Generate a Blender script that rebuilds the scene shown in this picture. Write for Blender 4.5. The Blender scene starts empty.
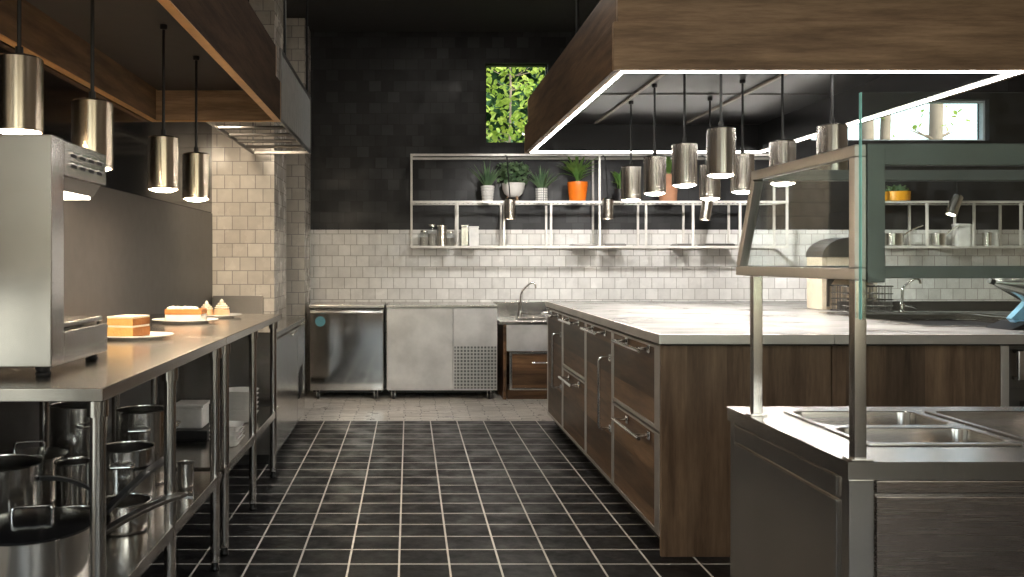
import bpy, bmesh, math, random
from mathutils import Vector, Matrix
random.seed(7)
PI = math.pi
SC = bpy.context.scene
COL = SC.collection

# ------------------------------------------------------------------ camera numbers (one point perspective)
F, VX, VY, H = 870.0, 409.0, 261.0, 1.23

# ------------------------------------------------------------------ mesh helpers
class MB:
    def __init__(s): s.bm = bmesh.new()
    def box(s, x0, x1, y0, y1, z0, z1, bev=0.0, seg=2, mi=0):
        b = bmesh.new()
        v = [b.verts.new((x, y, z)) for x in (x0, x1) for y in (y0, y1) for z in (z0, z1)]
        for q in ((0,1,3,2),(4,6,7,5),(0,4,5,1),(2,3,7,6),(0,2,6,4),(1,5,7,3)):
            b.faces.new([v[i] for i in q])
        bmesh.ops.recalc_face_normals(b, faces=b.faces[:])
        if bev > 0:
            bmesh.ops.bevel(b, geom=b.edges[:], offset=bev, segments=seg, affect='EDGES', profile=.6)
        return s._add(b, mi)
    def _add(s, b, mi=0, mat=None):
        if mat is not None: bmesh.ops.transform(b, matrix=mat, verts=b.verts[:])
        for f in b.faces: f.material_index = mi
        me = bpy.data.meshes.new('tmp'); b.to_mesh(me); b.free()
        s.bm.from_mesh(me); bpy.data.meshes.remove(me)
        return s
    def lathe(s, prof, cx, cy, seg=32, mi=0, axis='Z', sx=1.0, sy=1.0):
        b = bmesh.new(); rings = []
        for r, z in prof:
            if r < 1e-6: rings.append([b.verts.new((0, 0, z))])
            else: rings.append([b.verts.new((r*math.cos(2*PI*k/seg)*sx, r*math.sin(2*PI*k/seg)*sy, z)) for k in range(seg)])
        for a, c in zip(rings, rings[1:]):
            for k in range(seg):
                k2 = (k+1) % seg
                if len(a) == 1 and len(c) == 1: continue
                if len(a) == 1: b.faces.new((a[0], c[k], c[k2]))
                elif len(c) == 1: b.faces.new((a[k], a[k2], c[0]))
                else: b.faces.new((a[k], a[k2], c[k2], c[k]))
        bmesh.ops.recalc_face_normals(b, faces=b.faces[:])
        return s._add(b, mi, Matrix.Translation((cx, cy, 0)))
    def tube(s, pts, r, seg=10, closed=False, mi=0, r2=None):
        b = bmesh.new(); P = [Vector(p) for p in pts]; n = len(P); rings = []
        up = Vector((0, 0, 1)); prev = None
        for i in range(n):
            if closed: d = (P[(i+1) % n]-P[i-1])
            elif i == 0: d = P[1]-P[0]
            elif i == n-1: d = P[-1]-P[-2]
            else: d = (P[i+1]-P[i]).normalized()+(P[i]-P[i-1]).normalized()
            if d.length < 1e-9: d = Vector((0, 0, 1))
            d.normalize()
            if prev is None:
                a = d.cross(up)
                if a.length < .05: a = d.cross(Vector((1, 0, 0)))
            else:
                a = prev - d*prev.dot(d)
            a.normalize(); prev = a; c = d.cross(a)
            rr = r if r2 is None else r+(r2-r)*i/(n-1)
            m = 1.0
            if 0 < i < n-1 or closed:
                e1 = (P[i]-P[i-1]).normalized(); m = 1/max(.5, abs(e1.dot(d)))
            rings.append([b.verts.new(P[i]+(a*math.cos(2*PI*k/seg)+c*math.sin(2*PI*k/seg))*rr*(m if m < 1.5 else 1.5)) for k in range(seg)])
        prs = list(zip(rings, rings[1:])) + ([(rings[-1], rings[0])] if closed else [])
        for u, w in prs:
            for k in range(seg):
                k2 = (k+1) % seg; b.faces.new((u[k], u[k2], w[k2], w[k]))
        if not closed:
            b.faces.new(rings[0][::-1]); b.faces.new(rings[-1])
        bmesh.ops.recalc_face_normals(b, faces=b.faces[:])
        return s._add(b, mi)
    def bar(s, p0, p1, w, h=None, mi=0):
        """square section bar between two points"""
        h = h or w; p0 = Vector(p0); p1 = Vector(p1); d = (p1-p0); L = d.length; d.normalize()
        a = d.cross(Vector((1, 0, 0)))
        if a.length < .1: a = d.cross(Vector((0, 0, 1)))
        a.normalize(); c = d.cross(a)
        b = bmesh.new(); vs = []
        for p in (p0, p1):
            for sa, sc in ((-1,-1),(1,-1),(1,1),(-1,1)):
                vs.append(b.verts.new(p+a*sa*w/2+c*sc*h/2))
        b.faces.new(vs[:4]); b.faces.new(vs[4:])
        for k in range(4):
            k2 = (k+1) % 4; b.faces.new((vs[k], vs[k2], vs[4+k2], vs[4+k]))
        bmesh.ops.recalc_face_normals(b, faces=b.faces[:])
        bmesh.ops.bevel(b, geom=b.edges[:], offset=min(w, h)*.12, segments=2, affect='EDGES', profile=.6)
        return s._add(b, mi)
    def prism(s, poly, axis, a0, a1, bev=0.0, mi=0):
        """polygon extruded along axis X, Y or Z; poly gives the two other coordinates in order"""
        b = bmesh.new(); rows = []
        for a in (a0, a1):
            row = []
            for u, w in poly:
                co = (a, u, w) if axis == 'X' else (u, a, w) if axis == 'Y' else (u, w, a)
                row.append(b.verts.new(co))
            rows.append(row)
        b.faces.new(rows[0]); b.faces.new(rows[1][::-1]); n = len(poly)
        for k in range(n):
            k2 = (k+1) % n; b.faces.new((rows[0][k], rows[0][k2], rows[1][k2], rows[1][k]))
        bmesh.ops.recalc_face_normals(b, faces=b.faces[:])
        if bev: bmesh.ops.bevel(b, geom=b.edges[:], offset=bev, segments=2, affect='EDGES', profile=.6)
        return s._add(b, mi)
    def blade(s, base, az, lean, L, w, droop, n=5, mi=0, fold=.25):
        b = bmesh.new(); d = Vector((math.cos(az), math.sin(az), 0)); side = Vector((-d.y, d.x, 0))
        p = Vector(base); ang = lean; rows = []
        for i in range(n+1):
            t = i/n; ww = w*math.sin(PI*min(.97, .12+.86*t))
            up = Vector((0, 0, 1))*math.cos(ang) - d*(-math.sin(ang))*1
            nrm = Vector((0, 0, 1))*math.sin(ang) - d*math.cos(ang)
            rows.append([b.verts.new(p-side*ww/2), b.verts.new(p+nrm*(-ww*fold)), b.verts.new(p+side*ww/2)])
            p = p+up*(L/n); ang += droop/n
        for a, c in zip(rows, rows[1:]):
            b.faces.new((a[0], a[1], c[1], c[0])); b.faces.new((a[1], a[2], c[2], c[1]))
        return s._add(b, mi)
    def leaf(s, c, size, mi=0, asp=.5):
        b = bmesh.new()
        pts = [(-.5, 0, 0), (-.15, asp*.5, .06), (.25, asp*.4, .05), (.5, 0, -.06), (.25, -asp*.4, .05), (-.15, -asp*.5, .06)]
        v = [b.verts.new(Vector(p)*size) for p in pts]
        b.faces.new(v)
        R = Matrix.Rotation(random.uniform(0, 2*PI), 4, 'Z') @ Matrix.Rotation(random.uniform(-1.1, 1.1), 4, 'Y') @ Matrix.Rotation(random.uniform(-1.1, 1.1), 4, 'X')
        return s._add(b, mi, Matrix.Translation(c) @ R)
    def build(s, name, mats, parent=None, smooth=True, ang=35):
        me = bpy.data.meshes.new(name)
        if parent is not None:
            o_loc = root_loc(parent)
            bmesh.ops.translate(s.bm, vec=-o_loc, verts=s.bm.verts[:])
        s.bm.to_mesh(me); s.bm.free()
        for m in (mats if isinstance(mats, (list, tuple)) else [mats]): me.materials.append(m)
        if smooth:
            me.shade_smooth(); me.set_sharp_from_angle(angle=math.radians(ang))
        o = bpy.data.objects.new(name, me); COL.objects.link(o)
        if smooth:
            md = o.modifiers.new('weighted', 'WEIGHTED_NORMAL'); md.keep_sharp = True; md.weight = 80
        if parent is not None: o.parent = parent
        return o

def root_loc(o):
    v = Vector((0, 0, 0))
    while o is not None:
        v += o.location; o = o.parent
    return v

def thing(name, label, cat, loc=(0, 0, 0), group=None):
    o = bpy.data.objects.new(name, None); COL.objects.link(o)
    o.empty_display_size = .1; o.location = loc
    o['label'] = label; o['category'] = cat
    if group: o['group'] = group
    return o
def tag(o, label, cat, group=None):
    o['label'] = label; o['category'] = cat
    if group: o['group'] = group
    return o
def recenter(o, loc):
    """put the origin of a one-mesh thing at its base"""
    o.data.transform(Matrix.Translation(-Vector(loc))); o.location = loc
    return o
def struct(o): o['kind'] = 'structure'; return o
def lab(o, text): o['label'] = text; return o
def dup(root, loc, label=None, rotz=None, skip=()):
    r = root.copy(); COL.objects.link(r); r.location = loc
    if label: r['label'] = label
    if rotz is not None: r.rotation_euler = (0, 0, rotz)
    for ch in list(root.children):
        c = ch.copy(); COL.objects.link(c); c.parent = r
        for g in list(ch.children):
            d = g.copy(); COL.objects.link(d); d.parent = c
    return r

# ------------------------------------------------------------------ materials
def new_mat(name):
    m = bpy.data.materials.new(name); m.use_nodes = True
    nt = m.node_tree; p = nt.nodes['Principled BSDF']
    return m, nt, p
def N(nt, t, **kw):
    n = nt.nodes.new(t)
    for k, v in kw.items(): setattr(n, k, v)
    return n
def objco(nt, scale=(1, 1, 1), geo=False):
    if geo: tc = N(nt, 'ShaderNodeNewGeometry'); out = tc.outputs['Position']
    else: tc = N(nt, 'ShaderNodeTexCoord'); out = tc.outputs['Object']
    mp = N(nt, 'ShaderNodeMapping'); mp.inputs['Scale'].default_value = scale
    nt.links.new(out, mp.inputs['Vector']); return mp.outputs['Vector']
def noise(nt, vec, scale, detail=4, rough=.55):
    n = N(nt, 'ShaderNodeTexNoise'); n.inputs['Scale'].default_value = scale
    n.inputs['Detail'].default_value = detail; n.inputs['Roughness'].default_value = rough
    nt.links.new(vec, n.inputs['Vector']); return n.outputs['Fac']
def ramp(nt, fac, stops):
    r = N(nt, 'ShaderNodeValToRGB'); e = r.color_ramp.elements
    while len(e) < len(stops): e.new(.5)
    for el, (p, c) in zip(e, stops):
        el.position = p; el.color = (*c, 1) if len(c) == 3 else c
    nt.links.new(fac, r.inputs['Fac']); return r.outputs['Color']
def maprange(nt, v, a, b, c, d):
    n = N(nt, 'ShaderNodeMapRange'); n.inputs[1].default_value = a; n.inputs[2].default_value = b
    n.inputs[3].default_value = c; n.inputs[4].default_value = d
    nt.links.new(v, n.inputs[0]); return n.outputs[0]
def bump(nt, h, strength, dist, p):
    b = N(nt, 'ShaderNodeBump'); b.inputs['Strength'].default_value = strength; b.inputs['Distance'].default_value = dist
    nt.links.new(h, b.inputs['Height']); nt.links.new(b.outputs['Normal'], p.inputs['Normal']); return b
def mix(nt, a, b, fac, mode='MIX'):
    m = N(nt, 'ShaderNodeMix', data_type='RGBA', blend_type=mode)
    for sock, v in ((m.inputs[0], fac), (m.inputs[6], a), (m.inputs[7], b)):
        if hasattr(v, 'node'): nt.links.new(v, sock)
        elif isinstance(v, (int, float)): sock.default_value = v
        else: sock.default_value = (*v, 1)
    return m.outputs[2]

def plain(name, col, rough=.5, metal=0.0, **kw):
    m, nt, p = new_mat(name)
    v = objco(nt); f = noise(nt, v, 14, 3)
    c = ramp(nt, f, [(.3, tuple(x*.88 for x in col)), (.7, tuple(min(1, x*1.08) for x in col))])
    nt.links.new(c, p.inputs['Base Color'])
    p.inputs['Roughness'].default_value = rough; p.inputs['Metallic'].default_value = metal
    for k, val in kw.items(): p.inputs[k.replace('_', ' ')].default_value = val
    return m

def steel(name, col=(.54, .515, .485), r0=.15, r1=.25, stretch=(1, 1, 60), blotch=.10, scale=3.0):
    m, nt, p = new_mat(name)
    v = objco(nt, stretch); f = noise(nt, v, scale, 5, .6)
    v2 = objco(nt); g = noise(nt, v2, 3.5, 4, .6)
    c = ramp(nt, g, [(.3, tuple(x*(1-blotch) for x in col)), (.7, tuple(min(1, x*(1+blotch)) for x in col))])
    nt.links.new(c, p.inputs['Base Color']); p.inputs['Metallic'].default_value = 1
    nt.links.new(maprange(nt, f, .3, .7, (r0+r1)/2-(r1-r0)*.12, (r0+r1)/2+(r1-r0)*.12), p.inputs['Roughness'])
    return m

def wood(name, dark, light, grain='Z', board=None, bw=.14, rough=.45):
    """grain runs along one axis; boards side by side along another"""
    m, nt, p = new_mat(name)
    st = {'X': (.9, 9, 9), 'Y': (9, .9, 9), 'Z': (9, 9, .9)}[grain]
    tc = N(nt, 'ShaderNodeNewGeometry'); pos = tc.outputs['Position']
    vec = pos; rnd = None
    if board:
        sx = N(nt, 'ShaderNodeSeparateXYZ'); nt.links.new(pos, sx.inputs[0])
        d = N(nt, 'ShaderNodeMath', operation='DIVIDE'); nt.links.new(sx.outputs[board], d.inputs[0]); d.inputs[1].default_value = bw
        fl = N(nt, 'ShaderNodeMath', operation='FLOOR'); nt.links.new(d.outputs[0], fl.inputs[0])
        wn = N(nt, 'ShaderNodeTexWhiteNoise', noise_dimensions='1D'); nt.links.new(fl.outputs[0], wn.inputs['W']); rnd = wn.outputs['Value']
        off = N(nt, 'ShaderNodeVectorMath', operation='SCALE'); nt.links.new(wn.outputs['Color'], off.inputs[0]); off.inputs['Scale'].default_value = 7
        ad = N(nt, 'ShaderNodeVectorMath', operation='ADD'); nt.links.new(pos, ad.inputs[0]); nt.links.new(off.outputs[0], ad.inputs[1]); vec = ad.outputs[0]
    mp = N(nt, 'ShaderNodeMapping'); mp.inputs['Scale'].default_value = st; nt.links.new(vec, mp.inputs['Vector'])
    f = noise(nt, mp.outputs[0], 2.2, 8, .62)
    w2 = noise(nt, mp.outputs[0], 9, 6, .7)
    c = ramp(nt, f, [(.32, dark), (.52, tuple((a+b)/2 for a, b in zip(dark, light))), (.72, light)])
    c = mix(nt, c, ramp(nt, w2, [(.3, (.6, .6, .6)), (.6, (1, 1, 1))]), .6, 'MULTIPLY')
    if rnd is not None:
        c = mix(nt, c, ramp(nt, rnd, [(0, (.55, .55, .55)), (1, (1.45, 1.38, 1.28))]), .9, 'MULTIPLY')
    nt.links.new(c, p.inputs['Base Color']); p.inputs['Roughness'].default_value = rough
    bump(nt, w2, .25, .003, p); p.inputs['Specular IOR Level'].default_value = .3
    return m

def wall_uv(nt):
    g = N(nt, 'ShaderNodeNewGeometry')
    sp = N(nt, 'ShaderNodeSeparateXYZ'); nt.links.new(g.outputs['Position'], sp.inputs[0])
    sn = N(nt, 'ShaderNodeSeparateXYZ'); nt.links.new(g.outputs['True Normal'], sn.inputs[0])
    def m(op, a, b=None):
        n = N(nt, 'ShaderNodeMath', operation=op); nt.links.new(a, n.inputs[0])
        if b is not None: nt.links.new(b, n.inputs[1])
        return n.outputs[0]
    ax = m('ABSOLUTE', sn.outputs['X']); ay = m('ABSOLUTE', sn.outputs['Y'])
    u = m('ADD', m('MULTIPLY', sp.outputs['X'], ay), m('MULTIPLY', sp.outputs['Y'], ax))
    cb = N(nt, 'ShaderNodeCombineXYZ'); nt.links.new(u, cb.inputs[0]); nt.links.new(sp.outputs['Z'], cb.inputs[1])
    return cb.outputs[0], g.outputs['Position']

def tile(name, c1, c2, grout, tw, th, offset=.5, mortar=.004, rough=(.15, .4), bstr=.5, patch=None, floor=False, shift=(0, 0, 0), wavy=0, bias=0.0):
    m, nt, p = new_mat(name)
    if floor:
        g = N(nt, 'ShaderNodeNewGeometry'); vec = pos = g.outputs['Position']
    else: vec, pos = wall_uv(nt)
    mp = N(nt, 'ShaderNodeMapping'); mp.inputs['Location'].default_value = shift; nt.links.new(vec, mp.inputs['Vector']); vec = mp.outputs[0]
    if wavy:
        nn = N(nt, 'ShaderNodeTexNoise'); nn.inputs['Scale'].default_value = 7; nt.links.new(vec, nn.inputs['Vector'])
        s2 = N(nt, 'ShaderNodeVectorMath', operation='SCALE'); nt.links.new(nn.outputs['Color'], s2.inputs[0]); s2.inputs['Scale'].default_value = wavy
        a2 = N(nt, 'ShaderNodeVectorMath', operation='ADD'); nt.links.new(vec, a2.inputs[0]); nt.links.new(s2.outputs[0], a2.inputs[1]); vec = a2.outputs[0]
    b = N(nt, 'ShaderNodeTexBrick'); nt.links.new(vec, b.inputs['Vector'])
    b.offset = offset; b.offset_frequency = 2; b.squash = 1
    b.inputs['Scale'].default_value = 1; b.inputs['Brick Width'].default_value = tw; b.inputs['Row Height'].default_value = th
    b.inputs['Mortar Size'].default_value = mortar; b.inputs['Mortar Smooth'].default_value = .15; b.inputs['Bias'].default_value = bias
    b.inputs['Color1'].default_value = (*c1, 1); b.inputs['Color2'].default_value = (*c2, 1); b.inputs['Mortar'].default_value = (*grout, 1)
    n = noise(nt, pos, 9, 5, .6)
    c = mix(nt, b.outputs['Color'], ramp(nt, n, [(.3, (.82, .82, .82)), (.7, (1.1, 1.1, 1.1))]), .6, 'MULTIPLY')
    if patch:
        n2 = noise(nt, pos, patch[0], 2)
        c = mix(nt, c, ramp(nt, n2, [(.35, (patch[1],)*3), (.65, (patch[2],)*3)]), 1.0, 'MULTIPLY')
    nt.links.new(c, p.inputs['Base Color'])
    n3 = noise(nt, pos, 5, 4, .65)
    nt.links.new(maprange(nt, n3, .35, .65, rough[0], rough[1]), p.inputs['Roughness'])
    inv = N(nt, 'ShaderNodeMath', operation='MULTIPLY_ADD'); nt.links.new(b.outputs['Fac'], inv.inputs[0]); inv.inputs[1].default_value = -1
    n4 = noise(nt, pos, 22, 4, .6); sc = N(nt, 'ShaderNodeMath', operation='MULTIPLY'); nt.links.new(n4, sc.inputs[0]); sc.inputs[1].default_value = .55
    nt.links.new(sc.outputs[0], inv.inputs[2])
    bump(nt, inv.outputs[0], bstr, .004, p)
    return m

def emit(name, col, s):
    m, nt, p = new_mat(name)
    p.inputs['Base Color'].default_value = (*col, 1)
    p.inputs['Emission Color'].default_value = (*col, 1); p.inputs['Emission Strength'].default_value = s
    return m

def pane(name, tint=(.93, .97, .96), refl=1.0):
    m, nt, p = new_mat(name); nt.nodes.remove(p)
    out = nt.nodes['Material Output']
    t = N(nt, 'ShaderNodeBsdfTransparent'); t.inputs[0].default_value = (*tint, 1)
    g = N(nt, 'ShaderNodeBsdfGlossy'); g.inputs['Roughness'].default_value = .02
    lw = N(nt, 'ShaderNodeLayerWeight'); lw.inputs['Blend'].default_value = .5; pw = N(nt, 'ShaderNodeMath', operation='POWER'); nt.links.new(lw.outputs['Facing'], pw.inputs[0]); pw.inputs[1].default_value = 5
    ml = N(nt, 'ShaderNodeMath', operation='MULTIPLY_ADD'); nt.links.new(pw.outputs[0], ml.inputs[0]); ml.inputs[1].default_value = .9*refl; ml.inputs[2].default_value = .045*refl
    mx = N(nt, 'ShaderNodeMixShader'); nt.links.new(ml.outputs[0], mx.inputs[0]); nt.links.new(t.outputs[0], mx.inputs[1]); nt.links.new(g.outputs[0], mx.inputs[2])
    nt.links.new(mx.outputs[0], out.inputs['Surface'])
    return m

def leafmat(name, c1, c2, trans=.35):
    m, nt, p = new_mat(name)
    v = objco(nt); f = noise(nt, v, 6, 3)
    c = ramp(nt, f, [(.35, c1), (.65, c2)])
    nt.links.new(c, p.inputs['Base Color']); p.inputs['Roughness'].default_value = .5
    tr = N(nt, 'ShaderNodeBsdfTranslucent'); nt.links.new(c, tr.inputs[0])
    mx = N(nt, 'ShaderNodeMixShader'); mx.inputs[0].default_value = trans
    nt.links.new(p.outputs[0], mx.inputs[1]); nt.links.new(tr.outputs[0], mx.inputs[2])
    nt.links.new(mx.outputs[0], nt.nodes['Material Output'].inputs['Surface'])
    return m

ST_V = steel('steel_brushed_upright', stretch=(90, 90, 1.5))
ST_H = steel('steel_brushed_level', stretch=(1.5, 90, 90))
ST_Y = steel('steel_brushed_along', stretch=(90, 1.5, 90))
ST_TOP = steel('steel_worktop', (.52, .49, .45), .16, .26, stretch=(90, 1.5, 90), blotch=.14)
ST_POT = steel('steel_polished_pot', (.66, .64, .61), .1, .24, stretch=(1, 1, 40))
ST_BLOTCH = steel('steel_cloudy', (.62, .60, .59), .38, .5, stretch=(2, 2, 2), blotch=.2, scale=2)
ST_PEND = steel('steel_pendant', (.52, .49, .45), .2, .28, stretch=(90, 90, 1.5))
ST_SATIN = steel('steel_satin_trim', (.70, .67, .63), .38, .48, (1.5, 90, 90))
ST_WARM = steel('steel_warm_panel', (.36, .305, .275), .22, .32, (1.5, 90, 90))
ST_DARK = steel('steel_dark', (.22, .21, .20), .25, .42, stretch=(1, 30, 30))
ST_PEND_LIT = steel('steel_pendant_lamp_tint', (.60, .51, .40), .2, .28, stretch=(90, 90, 1.5))  # pendant steel with warm lamplight tinted into its colour
ST_WIRE = plain('wire_frame_paint', (.74, .71, .66), .35, .2)
CHROME = plain('chrome', (.75, .74, .72), .12, 1.0)
BLACKM = plain('black_metal', (.012, .012, .012), .4, .3)
BLACKP = plain('black_plastic', (.012, .012, .013), .45)
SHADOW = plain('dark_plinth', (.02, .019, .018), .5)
GAP = plain('dark_gap', (.01, .01, .01), .6)
WD_ISL = wood('walnut_cabinet', (.085, .056, .037), (.23, .16, .105), 'Z', 'X', .165, .42)
WD_ISLY = wood('walnut_drawer', (.075, .046, .028), (.23, .145, .085), 'Y', 'Z', .16, .38)
WD_SINK = wood('walnut_sink_drawer', (.06, .033, .018), (.22, .125, .065), 'X', 'Z', .13, .4)
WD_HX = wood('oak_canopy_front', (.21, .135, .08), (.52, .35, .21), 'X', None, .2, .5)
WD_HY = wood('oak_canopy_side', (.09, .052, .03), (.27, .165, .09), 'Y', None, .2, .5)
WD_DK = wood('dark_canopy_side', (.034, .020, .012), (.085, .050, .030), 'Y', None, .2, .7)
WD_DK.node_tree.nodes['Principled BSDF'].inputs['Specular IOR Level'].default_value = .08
GALV = plain('galvanised_slat', (.46, .45, .43), .45, .6)
EDGE = plain('lamplit_oak_edge', (.62, .33, .12), .4)  # oak edge with the warm lamp glow put into its colour
GLOSSB = plain('black_gloss_panel', (.012, .012, .013), .32)
SPLASH = plain('grey_satin_panel', (.085, .080, .078), .38, .35)
BLACKGLASS = plain('black_back_panel', (.008, .008, .009), .12)
CEIL = plain('dark_ceiling_paint', (.022, .021, .020), .8)
WALLF = plain('brown_wall_paint', (.62, .52, .42), .8)
WALLP = plain('dark_wall_paint', (.05, .046, .043), .8)
TILE_W = tile('white_square_tile', (.64, .625, .60), (.80, .785, .76), (.40, .38, .35), .118, .105, .5, .0035, (.12, .35), .35, shift=(.03, -.02, 0))
TILE_C = tile('cream_square_tile', (.56, .51, .45), (.72, .67, .60), (.34, .31, .28), .118, .105, .5, .0035, (.12, .35), .35)
TILE_B = tile('black_square_tile', (.0025, .0025, .003), (.026, .026, .028), (.006, .006, .006), .118, .105, .5, .003, (.38, .6), .15, patch=(.9, .4, 1.5), shift=(.03, -.02, 0))
FLOOR_B = tile('black_slate_tile', (.006, .006, .0065), (.012, .012, .013), (.62, .60, .56), .2037, .1775, 0.0, .0045, (.3, .6), .5, floor=True, shift=(.04, -3.5317+.1775*20, 0))
FLOOR_B.node_tree.nodes['Principled BSDF'].inputs['Specular IOR Level'].default_value = .3
FLOOR_L = tile('pale_wavy_tile', (.58, .54, .49), (.80, .76, .70), (.15, .14, .13), .26, .05, .5, .004, (.25, .5), .6, floor=True, wavy=.07)
MARBLE_M, nt, p = new_mat('pale_marble')
v = objco(nt, (1, 2.2, 1)); f = noise(nt, v, 1.6, 5, .6)
c = ramp(nt, f, [(.36, (.26, .255, .25)), (.48, (.42, .415, .41)), (.62, (.54, .535, .53))])
nt.links.new(c, p.inputs['Base Color']); p.inputs['Roughness'].default_value = .22
PANE = pane('clear_glass'); PANE2 = pane('guard_glass', (.90, .95, .93), 1.0)
TEAL = plain('glass_edge_teal', (.36, .86, .80), .15)
TEAL.node_tree.nodes['Principled BSDF'].inputs['Transmission Weight'].default_value = .1
WHITE_C = plain('white_ceramic', (.86, .84, .81), .25)
WHITE_P = plain('white_matt_pot', (.72, .70, .66), .5)
ORANGE = plain('orange_glaze', (.90, .20, .015), .3)
YELLOWO = plain('amber_glaze', (.85, .38, .02), .3)
TERRA = plain('terracotta', (.42, .20, .11), .7)
CREAM = plain('cream_enamel', (.74, .64, .50), .35)
SOIL = plain('soil', (.03, .02, .014), .9)
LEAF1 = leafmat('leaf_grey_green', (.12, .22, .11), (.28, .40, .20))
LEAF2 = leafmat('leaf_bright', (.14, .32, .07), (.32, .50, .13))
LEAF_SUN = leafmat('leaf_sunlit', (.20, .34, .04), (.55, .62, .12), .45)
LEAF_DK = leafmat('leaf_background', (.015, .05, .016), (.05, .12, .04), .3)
BARK = plain('bark', (.30, .22, .17), .8)
LED = emit('led_white', (1.0, .95, .88), 24)
BULB_W = emit('bulb_warm', (1.0, .80, .56), 240)
BULB_N = emit('bulb_neutral', (1.0, .93, .84), 160)
HEAT = emit('warming_lamp', (1.0, .88, .70), 12)
FILL_GLOW = emit('ceiling_fill_glow', (1.0, .91, .80), 230)  # glow for the added ceiling fill lights, unused
GRASS = plain('garden_ground', (.06, .10, .03), .9)

# ------------------------------------------------------------------ the room shell
RX0, RX1, RY0, RY1, RZ = -1.52, 6.3, -3.6, 8.35, 3.43
m = MB(); m.box(RX0-.2, RX1+.2, RY0-.2, 6.69, -.15, 0, mi=0); m.box(RX0-.2, RX1+.2, 6.69, RY1+.2, -.15, 0, mi=1)
struct(m.build('floor', [FLOOR_B, FLOOR_L], smooth=False))
m = MB(); m.box(RX0-.2, RX1+.2, RY0-.2, RY1+.2, RZ, RZ+.15); struct(m.build('ceiling', CEIL, smooth=False))

def wall_cells(name, axis, a0, a1, us, zs, holes, matf, mats):
    m = MB()
    for u0, u1 in zip(us, us[1:]):
        for z0, z1 in zip(zs, zs[1:]):
            cu, cz = (u0+u1)/2, (z0+z1)/2
            if any(h[0] < cu < h[1] and h[2] < cz < h[3] for h in holes): continue
            if axis == 'Y': m.box(u0, u1, a0, a1, z0, z1, mi=matf(cu, cz))
            else: m.box(a0, a1, u0, u1, z0, z1, mi=matf(cu, cz))
    return struct(m.build(name, mats, smooth=False))
W1 = (.735, 1.335, 2.365, 3.13); W2 = (3.86, 5.57, 2.385, 2.78)
wall_cells('wall_back', 'Y', RY1, RY1+.18, [RX0-.2, W1[0], W1[1], W2[0], W2[1], RX1+.2],
           [0, 1.53, W1[2], W2[2], W2[3], W1[3], RZ], [W1, W2], lambda u, z: 0 if z < 1.53 else 1, [TILE_W, TILE_B])
W5 = (.1, 1.7, .35, 1.15)
wall_cells('wall_left', 'X', RX0-.18, RX0, [RY0-.2, W5[0], W5[1], 1.895, RY1], [0, W5[2], W5[3], RZ], [W5], lambda u, z: 0 if u > 1.9 else 1, [WALLP, TILE_C])
WR = (3.6, 5.6, .9, 2.6)
wall_cells('wall_right', 'X', RX1, RX1+.18, [RY0-.2, RY1+.18], [0, RZ], [], lambda u, z: 0, [WALLF])
W3 = (-1.0, .9, .9, 2.6); W4 = (1.7, 3.6, .9, 2.6)
wall_cells('wall_front', 'Y', RY0-.18, RY0, [RX0-.2, W3[0], W3[1], W4[0], W4[1], RX1+.2], [0, W3[2], W3[3], RZ], [W3, W4], lambda u, z: 0, [WALLF])

def window(name, W, y0, y1, nx=1, nz=1, fr=.035, mat=None):
    o = struct(bpy.data.objects.new(name, None)); COL.objects.link(o); o.location = ((W[0]+W[1])/2, y0, W[2])
    m = MB(); yf0, yf1 = y0+.06, y0+.12
    m.box(W[0], W[0]+fr, yf0, yf1, W[2], W[3], .003); m.box(W[1]-fr, W[1], yf0, yf1, W[2], W[3], .003)
    m.box(W[0]+fr, W[1]-fr, yf0, yf1, W[2], W[2]+fr, .003); m.box(W[0]+fr, W[1]-fr, yf0, yf1, W[3]-fr, W[3], .003)
    for k in range(1, nx):
        x = W[0]+(W[1]-W[0])*k/nx; m.box(x-fr/2, x+fr/2, yf0, yf1, W[2]+fr, W[3]-fr, .003)
    m.build('window_frame', mat or BLACKM, o)
    m = MB(); m.box(W[0]+fr, W[1]-fr, y0+.085, y0+.091, W[2]+fr, W[3]-fr); m.build('window_pane', PANE, o)
    return o
window('window_1', W1, RY1, RY1+.18, fr=.012)
window('window_2', W2, RY1, RY1+.18, fr=.02, mat=plain('pale_window_frame', (.55, .58, .62), .4))
window('fill_window_3', W3, RY0-.18, RY0, 2); window('fill_window_4', W4, RY0-.18, RY0, 2)  # last two: unseen windows added behind the camera for daylight fill

o = struct(bpy.data.objects.new('fill_window_5', None)); COL.objects.link(o); o.location = (RX0, .9, W5[2])  # unseen low window, added for bright reflections on the table edge and legs
m = MB(); xa, xb = RX0-.12, RX0-.06
for yy in (W5[0], (W5[0]+W5[1])/2-.02, W5[1]-.04): m.box(xa, xb, yy, yy+.04, W5[2], W5[3], .003)
m.box(xa, xb, W5[0]+.04, W5[1]-.04, W5[2], W5[2]+.04, .003); m.box(xa, xb, W5[0]+.04, W5[1]-.04, W5[3]-.04, W5[3], .003); m.build('window_frame', BLACKM, o)
m = MB(); m.box(RX0-.095, RX0-.089, W5[0]+.04, W5[1]-.04, W5[2]+.04, W5[3]-.04); m.build('window_pane', PANE, o)
# tiled column and pier on the left, grey splash panel and black panel above it
m = MB(); m.box(RX0, -1.035, 6.68, 7.34, 0, RZ); struct(m.build('wall_column', TILE_C, smooth=False))
m = MB(); m.box(RX0, -.945, 7.88, RY1, 0, RZ); struct(m.build('wall_pier', TILE_C, smooth=False))
m = MB(); m.box(RX0, RX0+.012, 1.9, 6.675, .0, 1.595); struct(m.build('trim_1', SPLASH, smooth=False))
m = MB(); m.box(RX0, RX0+.008, 1.9, 6.675, 1.6, 2.6); struct(m.build('trim_2', BLACKGLASS, smooth=False))

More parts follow.
